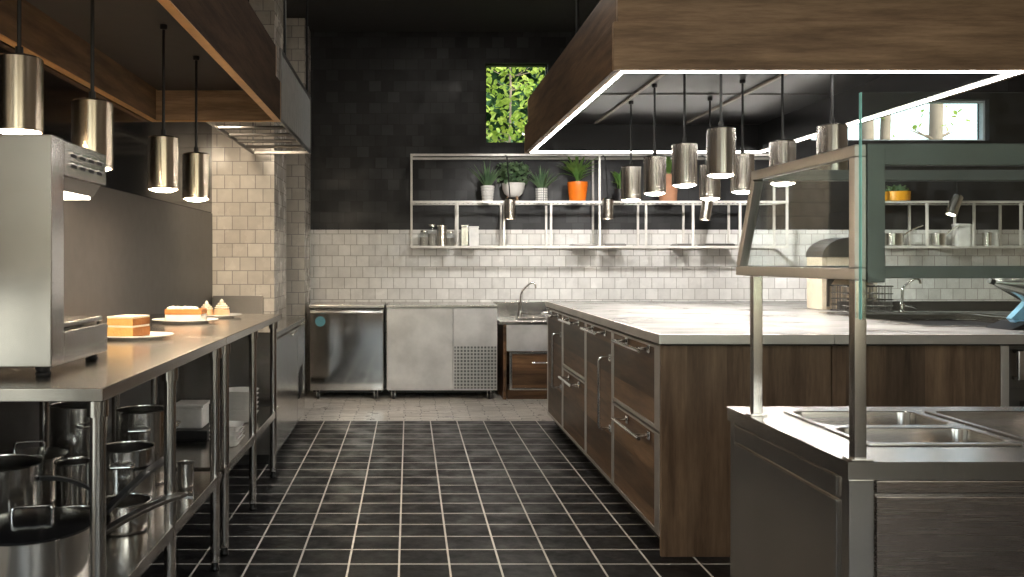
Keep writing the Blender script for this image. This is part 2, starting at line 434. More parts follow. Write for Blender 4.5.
# ------------------------------------------------------------------ canopies
def canopy(name, label, x0, x1, y0, y1, zb, zmid, zt, zc, th, mats, leds, inner):
    t = thing(name, label, 'canopy', ((x0+x1)/2, (y0+y1)/2, zb))
    wf, ws, dk = mats; s = .022
    def bd(nm, a, mt):
        q = MB(); q.box(*a, .004); return q.build(nm, mt, t)
    bd('fascia_board', (x0, x1, y0, y0+th, zb, zmid-.001), wf)
    bd('fascia_board', (x0+s, x1-s, y0+s, y0+th+s, zmid+.001, zt), wf)
    bd('fascia_board', (x0, x1, y1-th, y1, zb, zmid-.001), wf)
    bd('fascia_board', (x0+s, x1-s, y1-th-s, y1-s, zmid+.001, zt), wf)
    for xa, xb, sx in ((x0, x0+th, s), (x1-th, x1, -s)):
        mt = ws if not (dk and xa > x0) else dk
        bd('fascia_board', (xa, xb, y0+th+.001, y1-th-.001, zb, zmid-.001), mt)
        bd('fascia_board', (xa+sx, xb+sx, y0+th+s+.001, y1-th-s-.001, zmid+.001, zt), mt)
    if leds:
        g = .004
        for bx in ((x0+th+.03, x1-th-.03, y0+th+.03, y0+th+.034), (x0+th+.03, x1-th-.03, y1-th-.034, y1-th-.03), (x0+th+.03, x0+th+.034, y0+th+.035, y1-th-.035), (x1-th-.034, x1-th-.03, y0+th+.035, y1-th-.035)):
            q = MB(); q.box(*bx, zb+.009, zc-.001); q.build('inner_liner', inner, t)
    if not leds:
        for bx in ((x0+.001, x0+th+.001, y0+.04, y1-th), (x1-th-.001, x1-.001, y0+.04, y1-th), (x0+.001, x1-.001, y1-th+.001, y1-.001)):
            q = MB(); q.box(*bx, zb-.006, zb-.0005, .001); lab(q.build('lamplit_edge_strip', EDGE, t), 'wood edge with warm lamplight painted in')
    q = MB(); q.box(x0+th+.016, x1-th-.016, y0+th+.016, y1-th-.016, zc, zc+.02); q.build('ceiling_panel', inner, t)
    if leds:
        w = .018; a, b, c, d = x0+th, x1-th, y0+th, y1-th
        for nm, bx in (('led_strip', (a, b, c, c+w)), ('led_strip', (a, b, d-w*.6, d)), ('led_strip', (a, a+w, c+w, d-w)), ('led_strip', (b-w, b, c+w, d-w))):
            q = MB(); q.box(*bx, zb-.003, zb+.008, .001); q.build(nm, LED, t)
    return t
CZ = 2.277
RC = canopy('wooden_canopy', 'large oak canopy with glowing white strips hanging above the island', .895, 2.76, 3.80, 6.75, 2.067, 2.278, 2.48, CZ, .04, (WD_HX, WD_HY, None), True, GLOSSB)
for xb in (1.41, 2.09):
    q = MB(); q.box(xb-.012, xb+.012, 3.86, 6.55, CZ-.014, CZ, .002); q.build('batten', plain('taupe_batten', (.30, .26, .22), .5), RC)
for yb in (4.62, 5.45):
    q = MB(); q.box(.95, 2.62, yb-.006, yb+.006, CZ-.006, CZ, .001); q.build('seam_trim', ST_DARK, RC)
for x_ in (1.2, 2.35):
    for y_ in (4.1, 6.2):
        q = MB(); q.tube([(x_, y_, 2.3), (x_, y_, RZ)], .012, 10); q.build('hanging_rod', BLACKM, RC)
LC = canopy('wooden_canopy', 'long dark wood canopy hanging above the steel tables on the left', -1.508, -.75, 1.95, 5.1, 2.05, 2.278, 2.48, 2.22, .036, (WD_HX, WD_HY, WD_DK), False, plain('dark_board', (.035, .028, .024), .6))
for x_ in (-1.3, -.95):
    for y_ in (2.3, 4.6):
        q = MB(); q.tube([(x_, y_, 2.24), (x_, y_, RZ)], .012, 10); q.build('hanging_rod', BLACKM, LC)

# slatted steel rack at the far end of the left canopy
t = thing('hanging_rack', 'slatted steel rack with open crossbars hanging by the tiled column', 'rack', (-.97, 5.9, 2.05))
q = MB()
for z in (2.06, 2.47):
    q.box(-.765, -.75, 5.115, 6.66, z-.012, z+.012, .003)
    q.box(-1.2, -1.185, 5.115, 6.66, z-.012, z+.012, .003)
q.box(-1.185, -.765, 6.64, 6.66, 2.048, 2.072, .003); q.box(-1.185, -.765, 5.115, 5.135, 2.048, 2.072, .003)
for x in (-1.192, -.757):
    q.box(x-.007, x+.007, 6.645, 6.66, 2.07, 2.46, .002); q.box(x-.007, x+.007, 5.115, 5.13, 2.07, 2.46, .002)
q.build('frame', ST_DARK, t)
n_ = 14
for k in range(n_):
    y = 5.14+1.5*k/n_
    q = MB(); q.box(-.762, -.754, y, y+1.5/n_*.95, 2.075, 2.456, .002); q.build('slat', GALV, t)
for y in (5.42, 5.72, 6.02, 6.32):
    q = MB(); q.tube([(-1.185, y, 2.06), (-.765, y, 2.06)], .012, 10); q.build('crossbar', ST_DARK, t)
for y_ in (5.3, 6.45):
    q = MB(); q.tube([(-.757, y_, 2.48), (-.757, y_, RZ)], .008, 8); q.build('hanging_rod', BLACKM, t)
    q = MB(); q.tube([(-1.192, y_, 2.48), (-1.192, y_, RZ)], .008, 8); q.build('hanging_rod', BLACKM, t)

# ------------------------------------------------------------------ pendants
def pendant(x, y, zb, zt, zc, label, group, bulb):
    t = thing('pendant_lamp', label, 'lamp', (x, y, zb), group); r = .065
    q = MB(); q.lathe([(r-.004, zb), (r, zb), (r, zt-.006), (r-.006, zt), (.012, zt), (.012, zt-.004), (r-.008, zt-.004), (r-.004, zt-.01), (r-.004, zb)], x, y, 40)
    q.build('lamp_shade', ST_PEND_LIT if bulb == BULB_W else ST_PEND, t)
    q = MB(); q.tube([(x, y, zt-.003), (x, y, zt+.03)], .011, 12); q.tube([(x, y, zt+.02), (x, y, zc-.02)], .0065, 8); q.build('cord', BLACKP, t)
    q = MB(); q.lathe([(0, zc), (.016, zc), (.016, zc-.016), (.012, zc-.02), (0, zc-.02)], x, y, 20); q.build('ceiling_cap', BLACKM, t)
    q = MB(); q.lathe([(0, zb+.02), (.05, zb+.02), (.056, zb+.01), (.05, zb-.003), (.03, zb-.010), (0, zb-.012)], x, y, 24); q.build('bulb', bulb, t)
    return t
GL = 'steel pendants over the left tables'
lft = [(2.5, 'steel cylinder pendant over the left tables, nearest the camera, cut by the left edge'),
       (2.83, 'steel cylinder pendant hanging just behind the countertop warmer'),
       (3.65, 'steel cylinder pendant over the left tables, second from the tiled column'),
       (4.21, 'steel cylinder pendant over the left tables, nearest the tiled column')]
for y, l in lft: pendant(-1.12 if y < 2.6 else -1.03, y, 1.60 if y < 2.6 else 1.53, 1.815 if y < 2.6 else 1.75, 2.22, l, GL, BULB_W)
GR = 'steel pendants under the island canopy'
XA, XB, K = 1.456, 1.93, 870.0
rgt = [(XA, 312, 'largest steel pendant of the aisle-side row under the island canopy, lowest in the row'),
       (XA, 275.5, 'second nearest steel pendant in the aisle-side row over the island'),
       (XA, 245.7, 'third nearest steel pendant in the aisle-side row over the island'),
       (XA, 222, 'farthest steel pendant in the aisle-side row, beside the orange potted plant'),
       (XB, 423, 'nearest steel pendant in the far-side row, rising behind the glass guard frame'),
       (XB, 373.5, 'second nearest steel pendant in the far-side row, behind the guard frame corner'),
       (XB, 333.5, 'third nearest steel pendant in the far-side row, left of the guard frame'),
       (XB, 301, 'farthest steel pendant in the far-side row, mostly hidden behind nearer pendants')]
for x, d, l in rgt: pendant(x, K*x/d, 1.63, 1.85, CZ, l, GR, BULB_N)

# ------------------------------------------------------------------ steel prep tables on the left
TX0, TX1, TZ = -1.505, -.745, .92
def prep_table(y0, y1, legs, label):
    t = thing('prep_table', label, 'table', ((TX0+TX1)/2, (y0+y1)/2, 0), 'steel prep tables along the left wall')
    q = MB(); q.box(TX0, TX1, y0, y1, TZ-.034, TZ, .004, 3); q.build('tabletop', ST_TOP, t)
    q = MB(); q.box(TX0+.02, TX1-.012, y0+.03, y1-.03, .338, .38, .004, 3); q.build('undershelf', ST_TOP, t)
    for y in legs:
        for x in (-.772, -1.45):
            q = MB(); q.tube([(x, y, .035), (x, y, TZ-.034)], .019, 20)
            q.lathe([(.026, TZ-.075), (.026, TZ-.034)], x, y, 20)
            lg = q.build('leg', ST_V, t)
            q = MB(); q.lathe([(0, 0), (.016, 0), (.019, .008), (.014, .02), (.014, .04), (0, .04)], x, y, 16); q.build('foot', BLACKM, lg)
    return t
prep_table(2.12, 3.545, (2.16, 2.81, 3.46), 'nearer steel prep table holding the countertop warmer, pots on its shelf')
prep_table(3.55, 5.12, (3.64, 4.30, 4.95), 'farther steel prep table with dessert plates on top, white dishes on its shelf')

# countertop warmer (C-shaped steel machine at the near end)
wx0, wx1, wy0, wy1 = -1.42, -.955, 2.325, 2.745
t = thing('countertop_warmer', 'tall stainless steel C-shaped food warmer standing at the near table end', 'appliance', ((wx0+wx1)/2, (wy0+wy1)/2, TZ))
q = MB(); q.box(wx0, wx1, wy0, wy0+.085, .945, 1.57, .005, 3)
for z in (1.42, 1.17): q.box(wx0+.02, wx1-.0, wy0-.0015, wy0+.01, z, z+.003)
q.build('back_column', ST_V, t)
q = MB(); q.box(wx0, wx1, wy0+.0855, wy1, 1.468, 1.565, .004, 3); arm = q.build('top_arm', ST_H, t)
for r in range(2):
    for k in range(4):
        y = 2.455+k*.068; z = 1.533-r*.03
        q = MB(); q.box(wx1-.002, wx1+.001, y+.002, y+.043, z-.009, z-.001, mi=1); q.box(wx1-.002, wx1+.007, y, y+.045, z-.0015, z+.007, .002); q.build('vent_louver', [CHROME, GAP], arm)  # dark box under each louver stands in for its shadow
q = MB(); q.prism([(wx0+.02, 1.467), (wx1-.012, 1.467), (wx1-.035, 1.43), (wx0+.05, 1.43)], 'Y', wy0+.1, wy1-.015, .002); q.build('lamp_housing', ST_H, t)
q = MB(); q.box(wx0+.06, wx1-.04, wy0+.12, wy1-.03, 1.421, 1.4295, .002); lab(q.build('heat_lamp', HEAT, t), 'glowing warm lamp under the arm')
q = MB(); q.box(wx0, wx1, wy0+.0855, wy1+.01, .945, 1.035, .004, 3); q.build('base_box', ST_H, t)
q = MB(); q.box(wx0+.01, wx1-.01, wy0+.09, wy1-.005, 1.042, 1.058, .004, 3); q.box(wx0+.05, wx1-.05, wy0+.12, wy1-.05, 1.035, 1.043); q.build('lid', ST_Y, t)
q = MB(); q.tube([(wx1-.02, wy1-.012, 1.03), (wx1-.02, wy1-.012, 1.05)], .006, 10); q.build('hinge', BLACKM, t)
for x in (wx0+.05, wx1-.035):
    for y in (wy0+.03, wy1-.03):
        q = MB(); q.lathe([(0, TZ), (.018, TZ), (.021, TZ+.006), (.016, TZ+.012), (.02, TZ+.018), (.02, TZ+.026), (0, TZ+.026)], x, y, 18); q.build('foot', BLACKP, t)

# desserts
def plate(x, y, rx, label, sy=.8):
    q = MB(); q.lathe([(0, .006), (.55, .006), (.62, .0), (.66, .0), (.7, .006), (1, .016), (1, .02), (.7, .012), (0, .011)], 0, 0, 48)
    o = q.build('dessert_plate', WHITE_C); o.data.transform(Matrix.Diagonal((rx, rx*sy, 1, 1))); o.location = (x, y, TZ)
    return tag(o, label, 'plate', 'white plates with desserts')
plate(-1.09, 3.46, .15, 'white plate with the layered sponge cake, beside the steel warmer')
plate(-1.122, 4.37, .166, 'white plate with the caramel topped cream slice, middle of three')
plate(-1.055, 4.76, .14, 'white plate with two piped cream cakes, nearest the tiled column')
SPONGE = plain('yellow_sponge', (.66, .40, .13), .85); SPONGE2 = plain('brown_cake_side', (.30, .11, .025), .85)
CREAMF = plain('cream_filling', (.85, .78, .66), .6); CARAM = plain('caramel_layer', (.50, .19, .05), .5)
for mm in (SPONGE, SPONGE2):
    nt = mm.node_tree; bump(nt, noise(nt, objco(nt), 90, 4), .8, .004, nt.nodes['Principled BSDF'])
z0 = TZ+.0125
cx0, cx1, cy0, cy1 = -1.17, -1.055, 3.39, 3.515
t = thing('cake_slice', 'square slice of yellow two layer sponge cake with white icing', 'cake', (-1.11, 3.45, z0))
def sponge(nm, za, zb, w):
    q = MB(); q.box(cx0+w, cx1-w, cy0+w, cy1-w, za, zb, .004, 2)
    for f in q.bm.faces:
        f.normal_update()
        if f.normal.x > .7: f.material_index = 1
    return q.build(nm, [SPONGE, SPONGE2], t)
sponge('sponge_layer', z0, z0+.038, 0); sponge('sponge_layer', z0+.045, z0+.073, 0)
q = MB(); q.box(cx0+.002, cx1-.002, cy0+.002, cy1-.002, z0+.038, z0+.045, .002); q.build('cream_layer', CREAMF, t)
q = MB(); q.box(cx0-.001, cx1-.002, cy0-.001, cy1, z0+.073, z0+.081, .003, 2); q.build('icing', CREAMF, t); t.rotation_euler = (0, 0, math.radians(-15))
t = thing('cream_slice', 'white cream slice with a caramel layer and whipped topping', 'cake', (-1.122, 4.37, z0))
q = MB(); q.box(-1.21, -1.03, 4.31, 4.43, z0, z0+.032, .004, 2); q.build('cream_layer', CREAMF, t)
q = MB(); q.box(-1.212, -1.028, 4.308, 4.432, z0+.032, z0+.058, .005, 2); q.build('caramel_layer', CARAM, t)
q = MB()
for k in range(14):
    x = -1.2+.16*random.random(); y = 4.325+.09*random.random(); r = .014+.012*random.random()
    q.lathe([(0, z0+.054), (r, z0+.056), (r*1.05, z0+.062), (r*.6, z0+.068), (0, z0+.072)], x, y, 12)
q.build('topping', CREAMF, t)
for k, (x, y, s, l) in enumerate(((-1.105, 4.75, 1.0, 'piped cream cake with a pointed tip, left one on the far plate'), (-1.02, 4.74, 1.12, 'piped cream cake with a domed swirl, right one on the far plate'))):
    t = thing('cream_cake', l, 'cake', (x, y, z0), 'piped cream cakes')
    q = MB(); q.lathe([(0, z0), (.036*s, z0), (.039*s, z0+.004), (.037*s, z0+.03*s), (.03*s, z0+.036*s), (0, z0+.036*s)], x, y, 20); q.build('cake_base', [plain('crumb_base', (.66, .42, .25), .8)], t)
    q = MB(); zz = z0+.034*s; pr = []
    for i in range(4):
        r = (.037-.0068*i-.0006*i*i)*s; pr += [(r*.86, zz+.0095*i*s), (r, zz+(.0095*i+.005)*s), (r*.86, zz+(.0095*i+.009)*s)]
    q.lathe([(0, zz)]+pr+[(.008, zz+.042*s), (.003, zz+.047*s), (0, zz+.048*s)], x, y, 18); q.build('cream_swirl', CREAMF, t)

# ------------------------------------------------------------------ pots on the nearer table's shelf
SZ = .38
def pot(name, x, y, r, h, label, cat='pot', lid=None, handle=None, loops=None, hm=None, group='cookware on the undershelf', z=SZ):
    t = thing(name, label, cat, (x, y, z), group); w = .003
    q = MB(); q.lathe([(0, z), (r-.01, z), (r-.003, z+.003), (r, z+.012), (r, z+h-.004), (r+.005, z+h), (r-.001, z+h), (r-w, z+h-.006), (r-w, z+.012), (r-.014, z+.005), (0, z+.005)], x, y, 48)
    q.build('body', ST_POT, t)
    if lid is not None:
        zl = z+h+.0005
        q = MB(); q.lathe([(r+.008, zl), (r+.009, zl+.006), (r-.012, zl+.011), (r*.6, zl+.017), (0, zl+.019), (0, zl+.012), (r-.012, zl+.004), (r+.008, zl)], x, y, 48)
        lo = q.build('lid', lid, t)
        q = MB(); a = .25; hw, hh = .05, .052; dx, dy = math.cos(a), math.sin(a)
        q.tube([(x-dx*hw, y-dy*hw, zl+.014), (x-dx*hw, y-dy*hw, zl+hh-.008), (x-dx*(hw-.008), y-dy*(hw-.008), zl+hh), (x+dx*(hw-.008), y+dy*(hw-.008), zl+hh), (x+dx*hw, y+dy*hw, zl+hh-.008), (x+dx*hw, y+dy*hw, zl+.014)], .0045, 10)
        q.build('lid_handle', CHROME, lo)
    if handle:
        p0, p1 = Vector(handle[0]), Vector(handle[1]); q = MB()
        d = (p1-p0).normalized(); sd = d.cross(Vector((0, 0, 1))).normalized()
        b = bmesh.new(); rows = []
        for i in range(9):
            u = i/8; c = p0.lerp(p1, u)+Vector((0, 0, .012*math.sin(PI*u))); ww = .012+.005*u; hh = .006
            rows.append([b.verts.new(c+sd*sx*ww+Vector((0, 0, sz*hh))) for sx, sz in ((-1, -1), (1, -1), (1, 1), (-1, 1))])
        for A_, B_ in zip(rows, rows[1:]):
            for k in range(4): b.faces.new((A_[k], A_[(k+1) % 4], B_[(k+1) % 4], B_[k]))
        b.faces.new(rows[0][::-1]); b.faces.new(rows[-1]); bmesh.ops.recalc_face_normals(b, faces=b.faces[:])
        bmesh.ops.bevel(b, geom=b.edges[:], offset=.0015, segments=1, affect='EDGES')
        q._add(b)
        q.build('handle', hm or ST_POT, t)
    for a in (loops or ()):
        q = MB(); c = Vector((x+math.cos(a)*r, y+math.sin(a)*r, z+h*.78)); tn = Vector((-math.sin(a), math.cos(a), 0)); on = Vector((math.cos(a), math.sin(a), 0))
        q.tube([c-tn*.04-on*.002, c-tn*.04+on*.03, c-tn*.03+on*.038, c+tn*.03+on*.038, c+tn*.04+on*.03, c+tn*.04-on*.002], .005, 10)
        q.build('side_handle', CHROME, t)
    return t
LIDB = plain('black_enamel_lid', (.010, .010, .011), .22)
pot('lidded_pot', -.996, 2.30, .15, .148, 'wide steel pot with a black lid at the shelf front', lid=LIDB, handle=((-.86, 2.36, .475), (-.715, 2.755, .492)), hm=ST_DARK)
pot('saucepan', -1.28, 2.72, .125, .22, 'deep steel saucepan behind the black lidded pot, at the left edge', cat='pan', handle=((-1.155, 2.72, .55), (-1.03, 2.80, .50)), hm=BLACKP)
pot('casserole', -1.36, 3.12, .12, .15, 'low steel casserole whose squared lid handle rises at the left edge', lid=ST_POT, loops=(0.2,))
pot('stock_pot', -1.15, 3.0, .065, .16, 'slim upright steel pot left of the first table leg')
pot('stock_pot', -1.27, 3.35, .105, .30, 'tall dark steel stock pot against the wall', loops=(-.9,))
pot('stock_pot', -1.03, 3.36, .10, .28, 'tall steel stock pot with side handle near the middle legs', loops=(.1, -1.4))
pot('cooking_pot', -.985, 3.03, .095, .205, 'open steel cooking pot with a front loop handle, mid shelf', loops=(-1.4,))
pot('frying_pan', -1.005, 2.565, .105, .10, 'shallow steel pan with a long dark handle lying along the shelf', cat='pan', handle=((-.915, 2.62, .472), (-.865, 3.13, .525)), hm=BLACKP)
pot('saucepan', -.905, 2.76, .083, .092, 'small bright saucepan with a steel handle pointing to the aisle', cat='pan', handle=((-.823, 2.76, .463), (-.69, 2.79, .475)))
pot('steel_beaker', -.835, 3.25, .03, .10, 'small cylindrical steel beaker near the shelf edge', cat='beaker')

# white dishes on the farther table's shelf
def sq_dish(x, y, z, w, h, label, group, mat=WHITE_C, rot=0):
    b = bmesh.new(); rings = []
    def ring(s, zz, wob=0):
        pts = []
        for k in range(32):
            a = 2*PI*k/32; cx, sy = math.cos(a), math.sin(a); n = 5
            rr = (abs(cx)**n+abs(sy)**n)**(-1/n)
            pts.append(b.verts.new((cx*rr*s, sy*rr*s, zz+wob*abs(math.cos(2*a)))))
        rings.append(pts)
    ring(w*.3, 0); ring(w*.36, h*.15); ring(w*.5, h, .004); ring(w*.485, h, .004); ring(w*.34, h*.25); ring(w*.28, h*.18)
    for A_, B_ in zip(rings, rings[1:]):
        for k in range(32): b.faces.new((A_[k], A_[(k+1) % 32], B_[(k+1) % 32], B_[k]))
    b.faces.new(rings[0][::-1]); b.faces.new(rings[-1]); bmesh.ops.recalc_face_normals(b, faces=b.faces[:])
    q = MB(); q._add(b); o = q.build('square_dish', mat); o.location = (x, y, z); o.rotation_euler = (0, 0, rot)
    return tag(o, label, 'dish', group)
ordn = ['bottom', 'second', 'third', 'fourth', 'fifth', 'sixth']
def stack(x, y, w, h, step, n, where, group):
    for k in range(n):
        pos = 'topmost' if k == n-1 else ordn[k]+(' from bottom' if k else '')
        sq_dish(x, y, SZ+k*step, w, h, f'white square dish, {pos} in the stack {where}', group, rot=.02*math.sin(k*2.1))
stack(-.90, 4.62, .19, .045, .024, 6, 'by the last table legs', 'square dishes stacked by the last legs')
stack(-.84, 4.02, .15, .035, .020, 4, 'at the shelf edge', 'square dishes stacked at the shelf edge')
q = MB(); q.box(-1.15, -.95, 4.10, 4.35, SZ, SZ+.05, .012, 3); o = tag(q.build('storage_box', BLACKP), 'low dark box under the white container', 'box'); recenter(o, (-1.05, 4.22, SZ))
t = thing('food_container', 'tall square white container on the dark box, middle of the far shelf', 'container', (-1.05, 4.22, SZ+.05))
q = MB(); q.box(-1.12, -.985, 4.15, 4.29, SZ+.05, SZ+.15, .01, 3); q.build('body', WHITE_C, t)
q = MB(); q.box(-1.128, -.977, 4.142, 4.298, SZ+.15, SZ+.165, .005, 2); q.build('lid', WHITE_C, t)

# ------------------------------------------------------------------ left undercounter refrigerator by the column
ux0, ux1, uy0, uy1, uz = -1.505, -.795, 5.24, 6.66, .80
t = thing('undercounter_fridge', 'long steel undercounter fridge beyond the prep tables, beside the tiled column', 'fridge', (-1.15, 5.95, 0))
q = MB(); q.box(ux0, ux1-.03, uy0, uy1, .06, uz-.03, .004); q.build('body', ST_V, t)
q = MB(); q.box(ux0, ux1, uy0-.004, uy1, uz-.03, uz, .004, 3); q.build('worktop', ST_TOP, t)
q = MB(); q.prism([(6.60, uz), (6.655, uz), (6.655, .965), (6.63, .965)], 'X', ux0+.01, -1.115, .003); q.build('backsplash', ST_DARK, t)
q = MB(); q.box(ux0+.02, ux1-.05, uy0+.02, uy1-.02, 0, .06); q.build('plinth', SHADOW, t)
dw = MB(); dw.box(ux1-.03, ux1-.002, uy0+.01, 6.2, .07, uz-.045, .004, 2); d = dw.build('door', ST_V, t)
q = MB(); q.box(ux1-.004, ux1+.012, 5.9, 6.12, .715, .74, .006, 2); q.build('handle', CHROME, d)
dw = MB(); dw.box(ux1-.03, ux1-.002, 6.21, uy1-.01, .07, uz-.045, .004, 2); g = dw.build('grille_panel', ST_V, t)
q = MB()
for k in range(9): q.bar((ux1+.001, 6.28, .24+k*.022), (ux1+.001, 6.5, .28+k*.022), .006)
q.build('vent_slats', BLACKM, g)

# ------------------------------------------------------------------ back row
def caster(t, x, y, z, r=.03):
    q = MB(); q.box(x-.02, x+.02, y-.02, y+.02, z-.006, z, .002); q.box(x-.018, x-.013, y-.012, y+.02, .022, z-.005, .001); q.box(x+.013, x+.018, y-.012, y+.02, .022, z-.005, .001)
    c = q.build('caster', CHROME, t)
    b = MB(); b.lathe([(0, -.011), (r*.6, -.011), (r*.92, -.011), (r, -.006), (r, .006), (r*.92, .011), (0, .011)], 0, 0, 20)
    bmesh.ops.transform(b.bm, matrix=Matrix.Translation((x, y+.006, r)) @ Matrix.Rotation(PI/2, 4, 'Y'), verts=b.bm.verts[:])
    b.build('wheel', BLACKP, c)
def B(px): return (px-VX)/F
yb = 7.70
fx0, fx1 = B(309.5)*yb, B(383.5)*yb
t = thing('undercounter_fridge', 'square steel fridge on casters with a full width lip handle, back wall left', 'fridge', ((fx0+fx1)/2, 8.02, 0), 'steel fridges along the back wall')
q = MB(); q.box(fx0, fx1, yb+.035, 8.34, .085, .80, .004); q.build('body', ST_H, t)
q = MB(); q.box(fx0-.005, fx1+.005, yb-.005, 8.345, .812, .84, .004, 2); q.build('worktop', ST_H, t)
q = MB(); q.box(fx0, fx1, yb+.01, 8.3, .80, .812); lab(q.build('gap_strip', GAP, t), 'dark gap under the worktop')
q = MB(); q.box(fx0+.003, fx1-.003, yb, yb+.033, .085, .775, .006, 3); d = q.build('door', steel('steel_door_mirror', (.62, .60, .57), .05, .12, (1, 40, 40)), t)
q = MB(); q.prism([(yb+.002, .798), (yb-.026, .792), (yb-.03, .772), (yb-.024, .768), (yb-.018, .782), (yb+.002, .786)], 'X', fx0+.01, fx1-.01, .001); q.build('lip_handle', CHROME, d)
q = MB(); q.lathe([(0, 0), (.045, 0), (.045, .0015), (0, .0015)], 0, 0, 24)
bmesh.ops.transform(q.bm, matrix=Matrix.Translation((fx0+.095, yb-.0005, .695)) @ Matrix.Rotation(PI/2, 4, 'X'), verts=q.bm.verts[:])
lab(q.build('sticker', plain('faded_teal', (.10, .30, .36), .5), d), 'faded round teal sticker')
q = MB(); q.box(fx0+.02, fx1-.02, yb+.1, 8.32, .05, .084); q.build('under_shade_box', SHADOW, t)  # dark box added in place of the shade under the fridge
for x in (fx0+.07, fx1-.07):
    for y in (yb+.06, 8.27): caster(t, x, y, .085)
gx0, gx1, gs = B(386.5)*yb, B(497.5)*yb, B(453)*yb
t = thing('undercounter_fridge', 'wide cloudy steel fridge with a perforated panel, beside the small sink', 'fridge', ((gx0+gx1)/2, 8.02, 0), 'steel fridges along the back wall')
q = MB(); q.box(gx0, gx1, yb+.03, 8.34, .085, .815, .004); q.build('body', ST_BLOTCH, t)
q = MB(); q.box(gx0-.004, gx1+.004, yb-.003, 8.345, .815, .84, .004, 2); q.build('worktop', ST_H, t)
q = MB(); q.box(gx0+.002, gs-.003, yb, yb+.028, .085, .808, .004, 2); q.build('door', ST_BLOTCH, t)
gm, nt, p = new_mat('perforated_steel')
vec, pos = wall_uv(nt)
b_ = N(nt, 'ShaderNodeTexBrick'); nt.links.new(vec, b_.inputs['Vector']); b_.offset = 0
for k_, v_ in (('Scale', 1), ('Brick Width', .03), ('Row Height', .03), ('Mortar Size', .006), ('Mortar Smooth', 0)): b_.inputs[k_].default_value = v_
b_.inputs['Color1'].default_value = (.14, .14, .14, 1); b_.inputs['Color2'].default_value = (.18, .18, .18, 1); b_.inputs['Mortar'].default_value = (.55, .54, .52, 1)
nt.links.new(b_.outputs['Color'], p.inputs['Base Color']); p.inputs['Metallic'].default_value = .8; p.inputs['Roughness'].default_value = .35
bump(nt, b_.outputs['Fac'], .8, .004, p)
q = MB(); q.box(gs+.001, gx1-.002, yb, yb+.028, .085, .808, .004, 2); pnl = q.build('side_panel', ST_BLOTCH, t)
q = MB(); q.box(gs+.012, gx1-.012, yb-.004, yb+.002, .10, .475, .001); q.build('perforated_grille', gm, pnl)
q = MB(); q.box(gx0+.02, gx1-.02, yb+.1, 8.32, .05, .084); q.build('under_shade_box', SHADOW, t)  # same dark box as shade below the wide fridge
for x in (gx0+.06, gx1-.07):
    for y in (yb+.06, 8.27): caster(t, x, y, .085)

# small sink by the back wall
sx0, sx1 = B(500)*yb, B(500)*yb+1.0
t = thing('sink_unit', 'steel sink with splashback over a walnut drawer, back wall behind the island', 'sink', ((sx0+sx1)/2, 8.0, 0))
zd = .695
q = MB()
bx0, bx1, by0, by1 = sx0+.18, sx1-.2, 7.86, 8.2
q.box(sx0, bx0, yb, 8.34, zd-.03, zd, .003); q.box(bx1, sx1, yb, 8.34, zd-.03, zd, .003); q.box(bx0, bx1, yb, by0, zd-.03, zd, .003); q.box(bx0, bx1, by1, 8.34, zd-.03, zd, .003)
q.build('deck', ST_H, t)
q = MB(); q.box(bx0-.01, bx1+.01, by0-.01, by1+.01, zd-.2, zd-.19); q.box(bx0-.01, bx0, by0, by1, zd-.19, zd-.03); q.box(bx1, bx1+.01, by0, by1, zd-.19, zd-.03); q.box(bx0, bx1, by0-.01, by0, zd-.19, zd-.03); q.box(bx0, bx1, by1, by1+.01, zd-.19, zd-.03)
q.build('basin', ST_H, t)
q = MB(); q.box(sx0, sx1, 8.325, 8.345, zd, .84, .003); q.build('splashback', ST_H, t)
q = MB(); q.box(sx0+.06, sx1-.02, yb+.012, yb+.03, .43, zd-.03, .003); q.build('apron', ST_BLOTCH, t)
q = MB(); q.box(sx0+.03, sx0+.06, yb+.02, 8.3, 0, zd-.03, .003); q.box(sx1-.03, sx1, yb+.02, 8.3, 0, zd-.03, .003); q.box(sx0+.06, sx1-.03, 8.2, 8.3, 0, zd-.21); q.build('carcass', WD_SINK, t)
q = MB(); q.box(sx0+.07, sx1-.03, yb+.05, 8.1, 0, .085); q.build('plinth', WD_SINK, t)
q = MB(); q.box(sx0+.11, sx1-.05, yb+.012, yb+.03, .105, .405, .002); dr = q.build('drawer', WD_SINK, t)
q = MB(); a0, a1 = sx0+.085, sx1-.03
q.box(a0, a0+.022, yb+.005, yb+.035, .085, .425, .003); q.box(a1-.022, a1, yb+.005, yb+.035, .085, .425, .003); q.box(a0+.022, a1-.022, yb+.005, yb+.035, .085, .105, .003); q.box(a0+.022, a1-.022, yb+.005, yb+.035, .405, .425, .003)
q.build('drawer_frame', ST_H, dr)
q = MB(); xh = sx0+.30; q.tube([(xh, yb+.012, .333), (xh, yb-.035, .333)], .012, 12); q.tube([(xh-.02, yb-.035, .333), (xh+.4, yb-.035, .333)], .008, 12); q.tube([(xh+.38, yb+.012, .333), (xh+.38, yb-.035, .333)], .012, 12); q.build('handle', CHROME, dr)

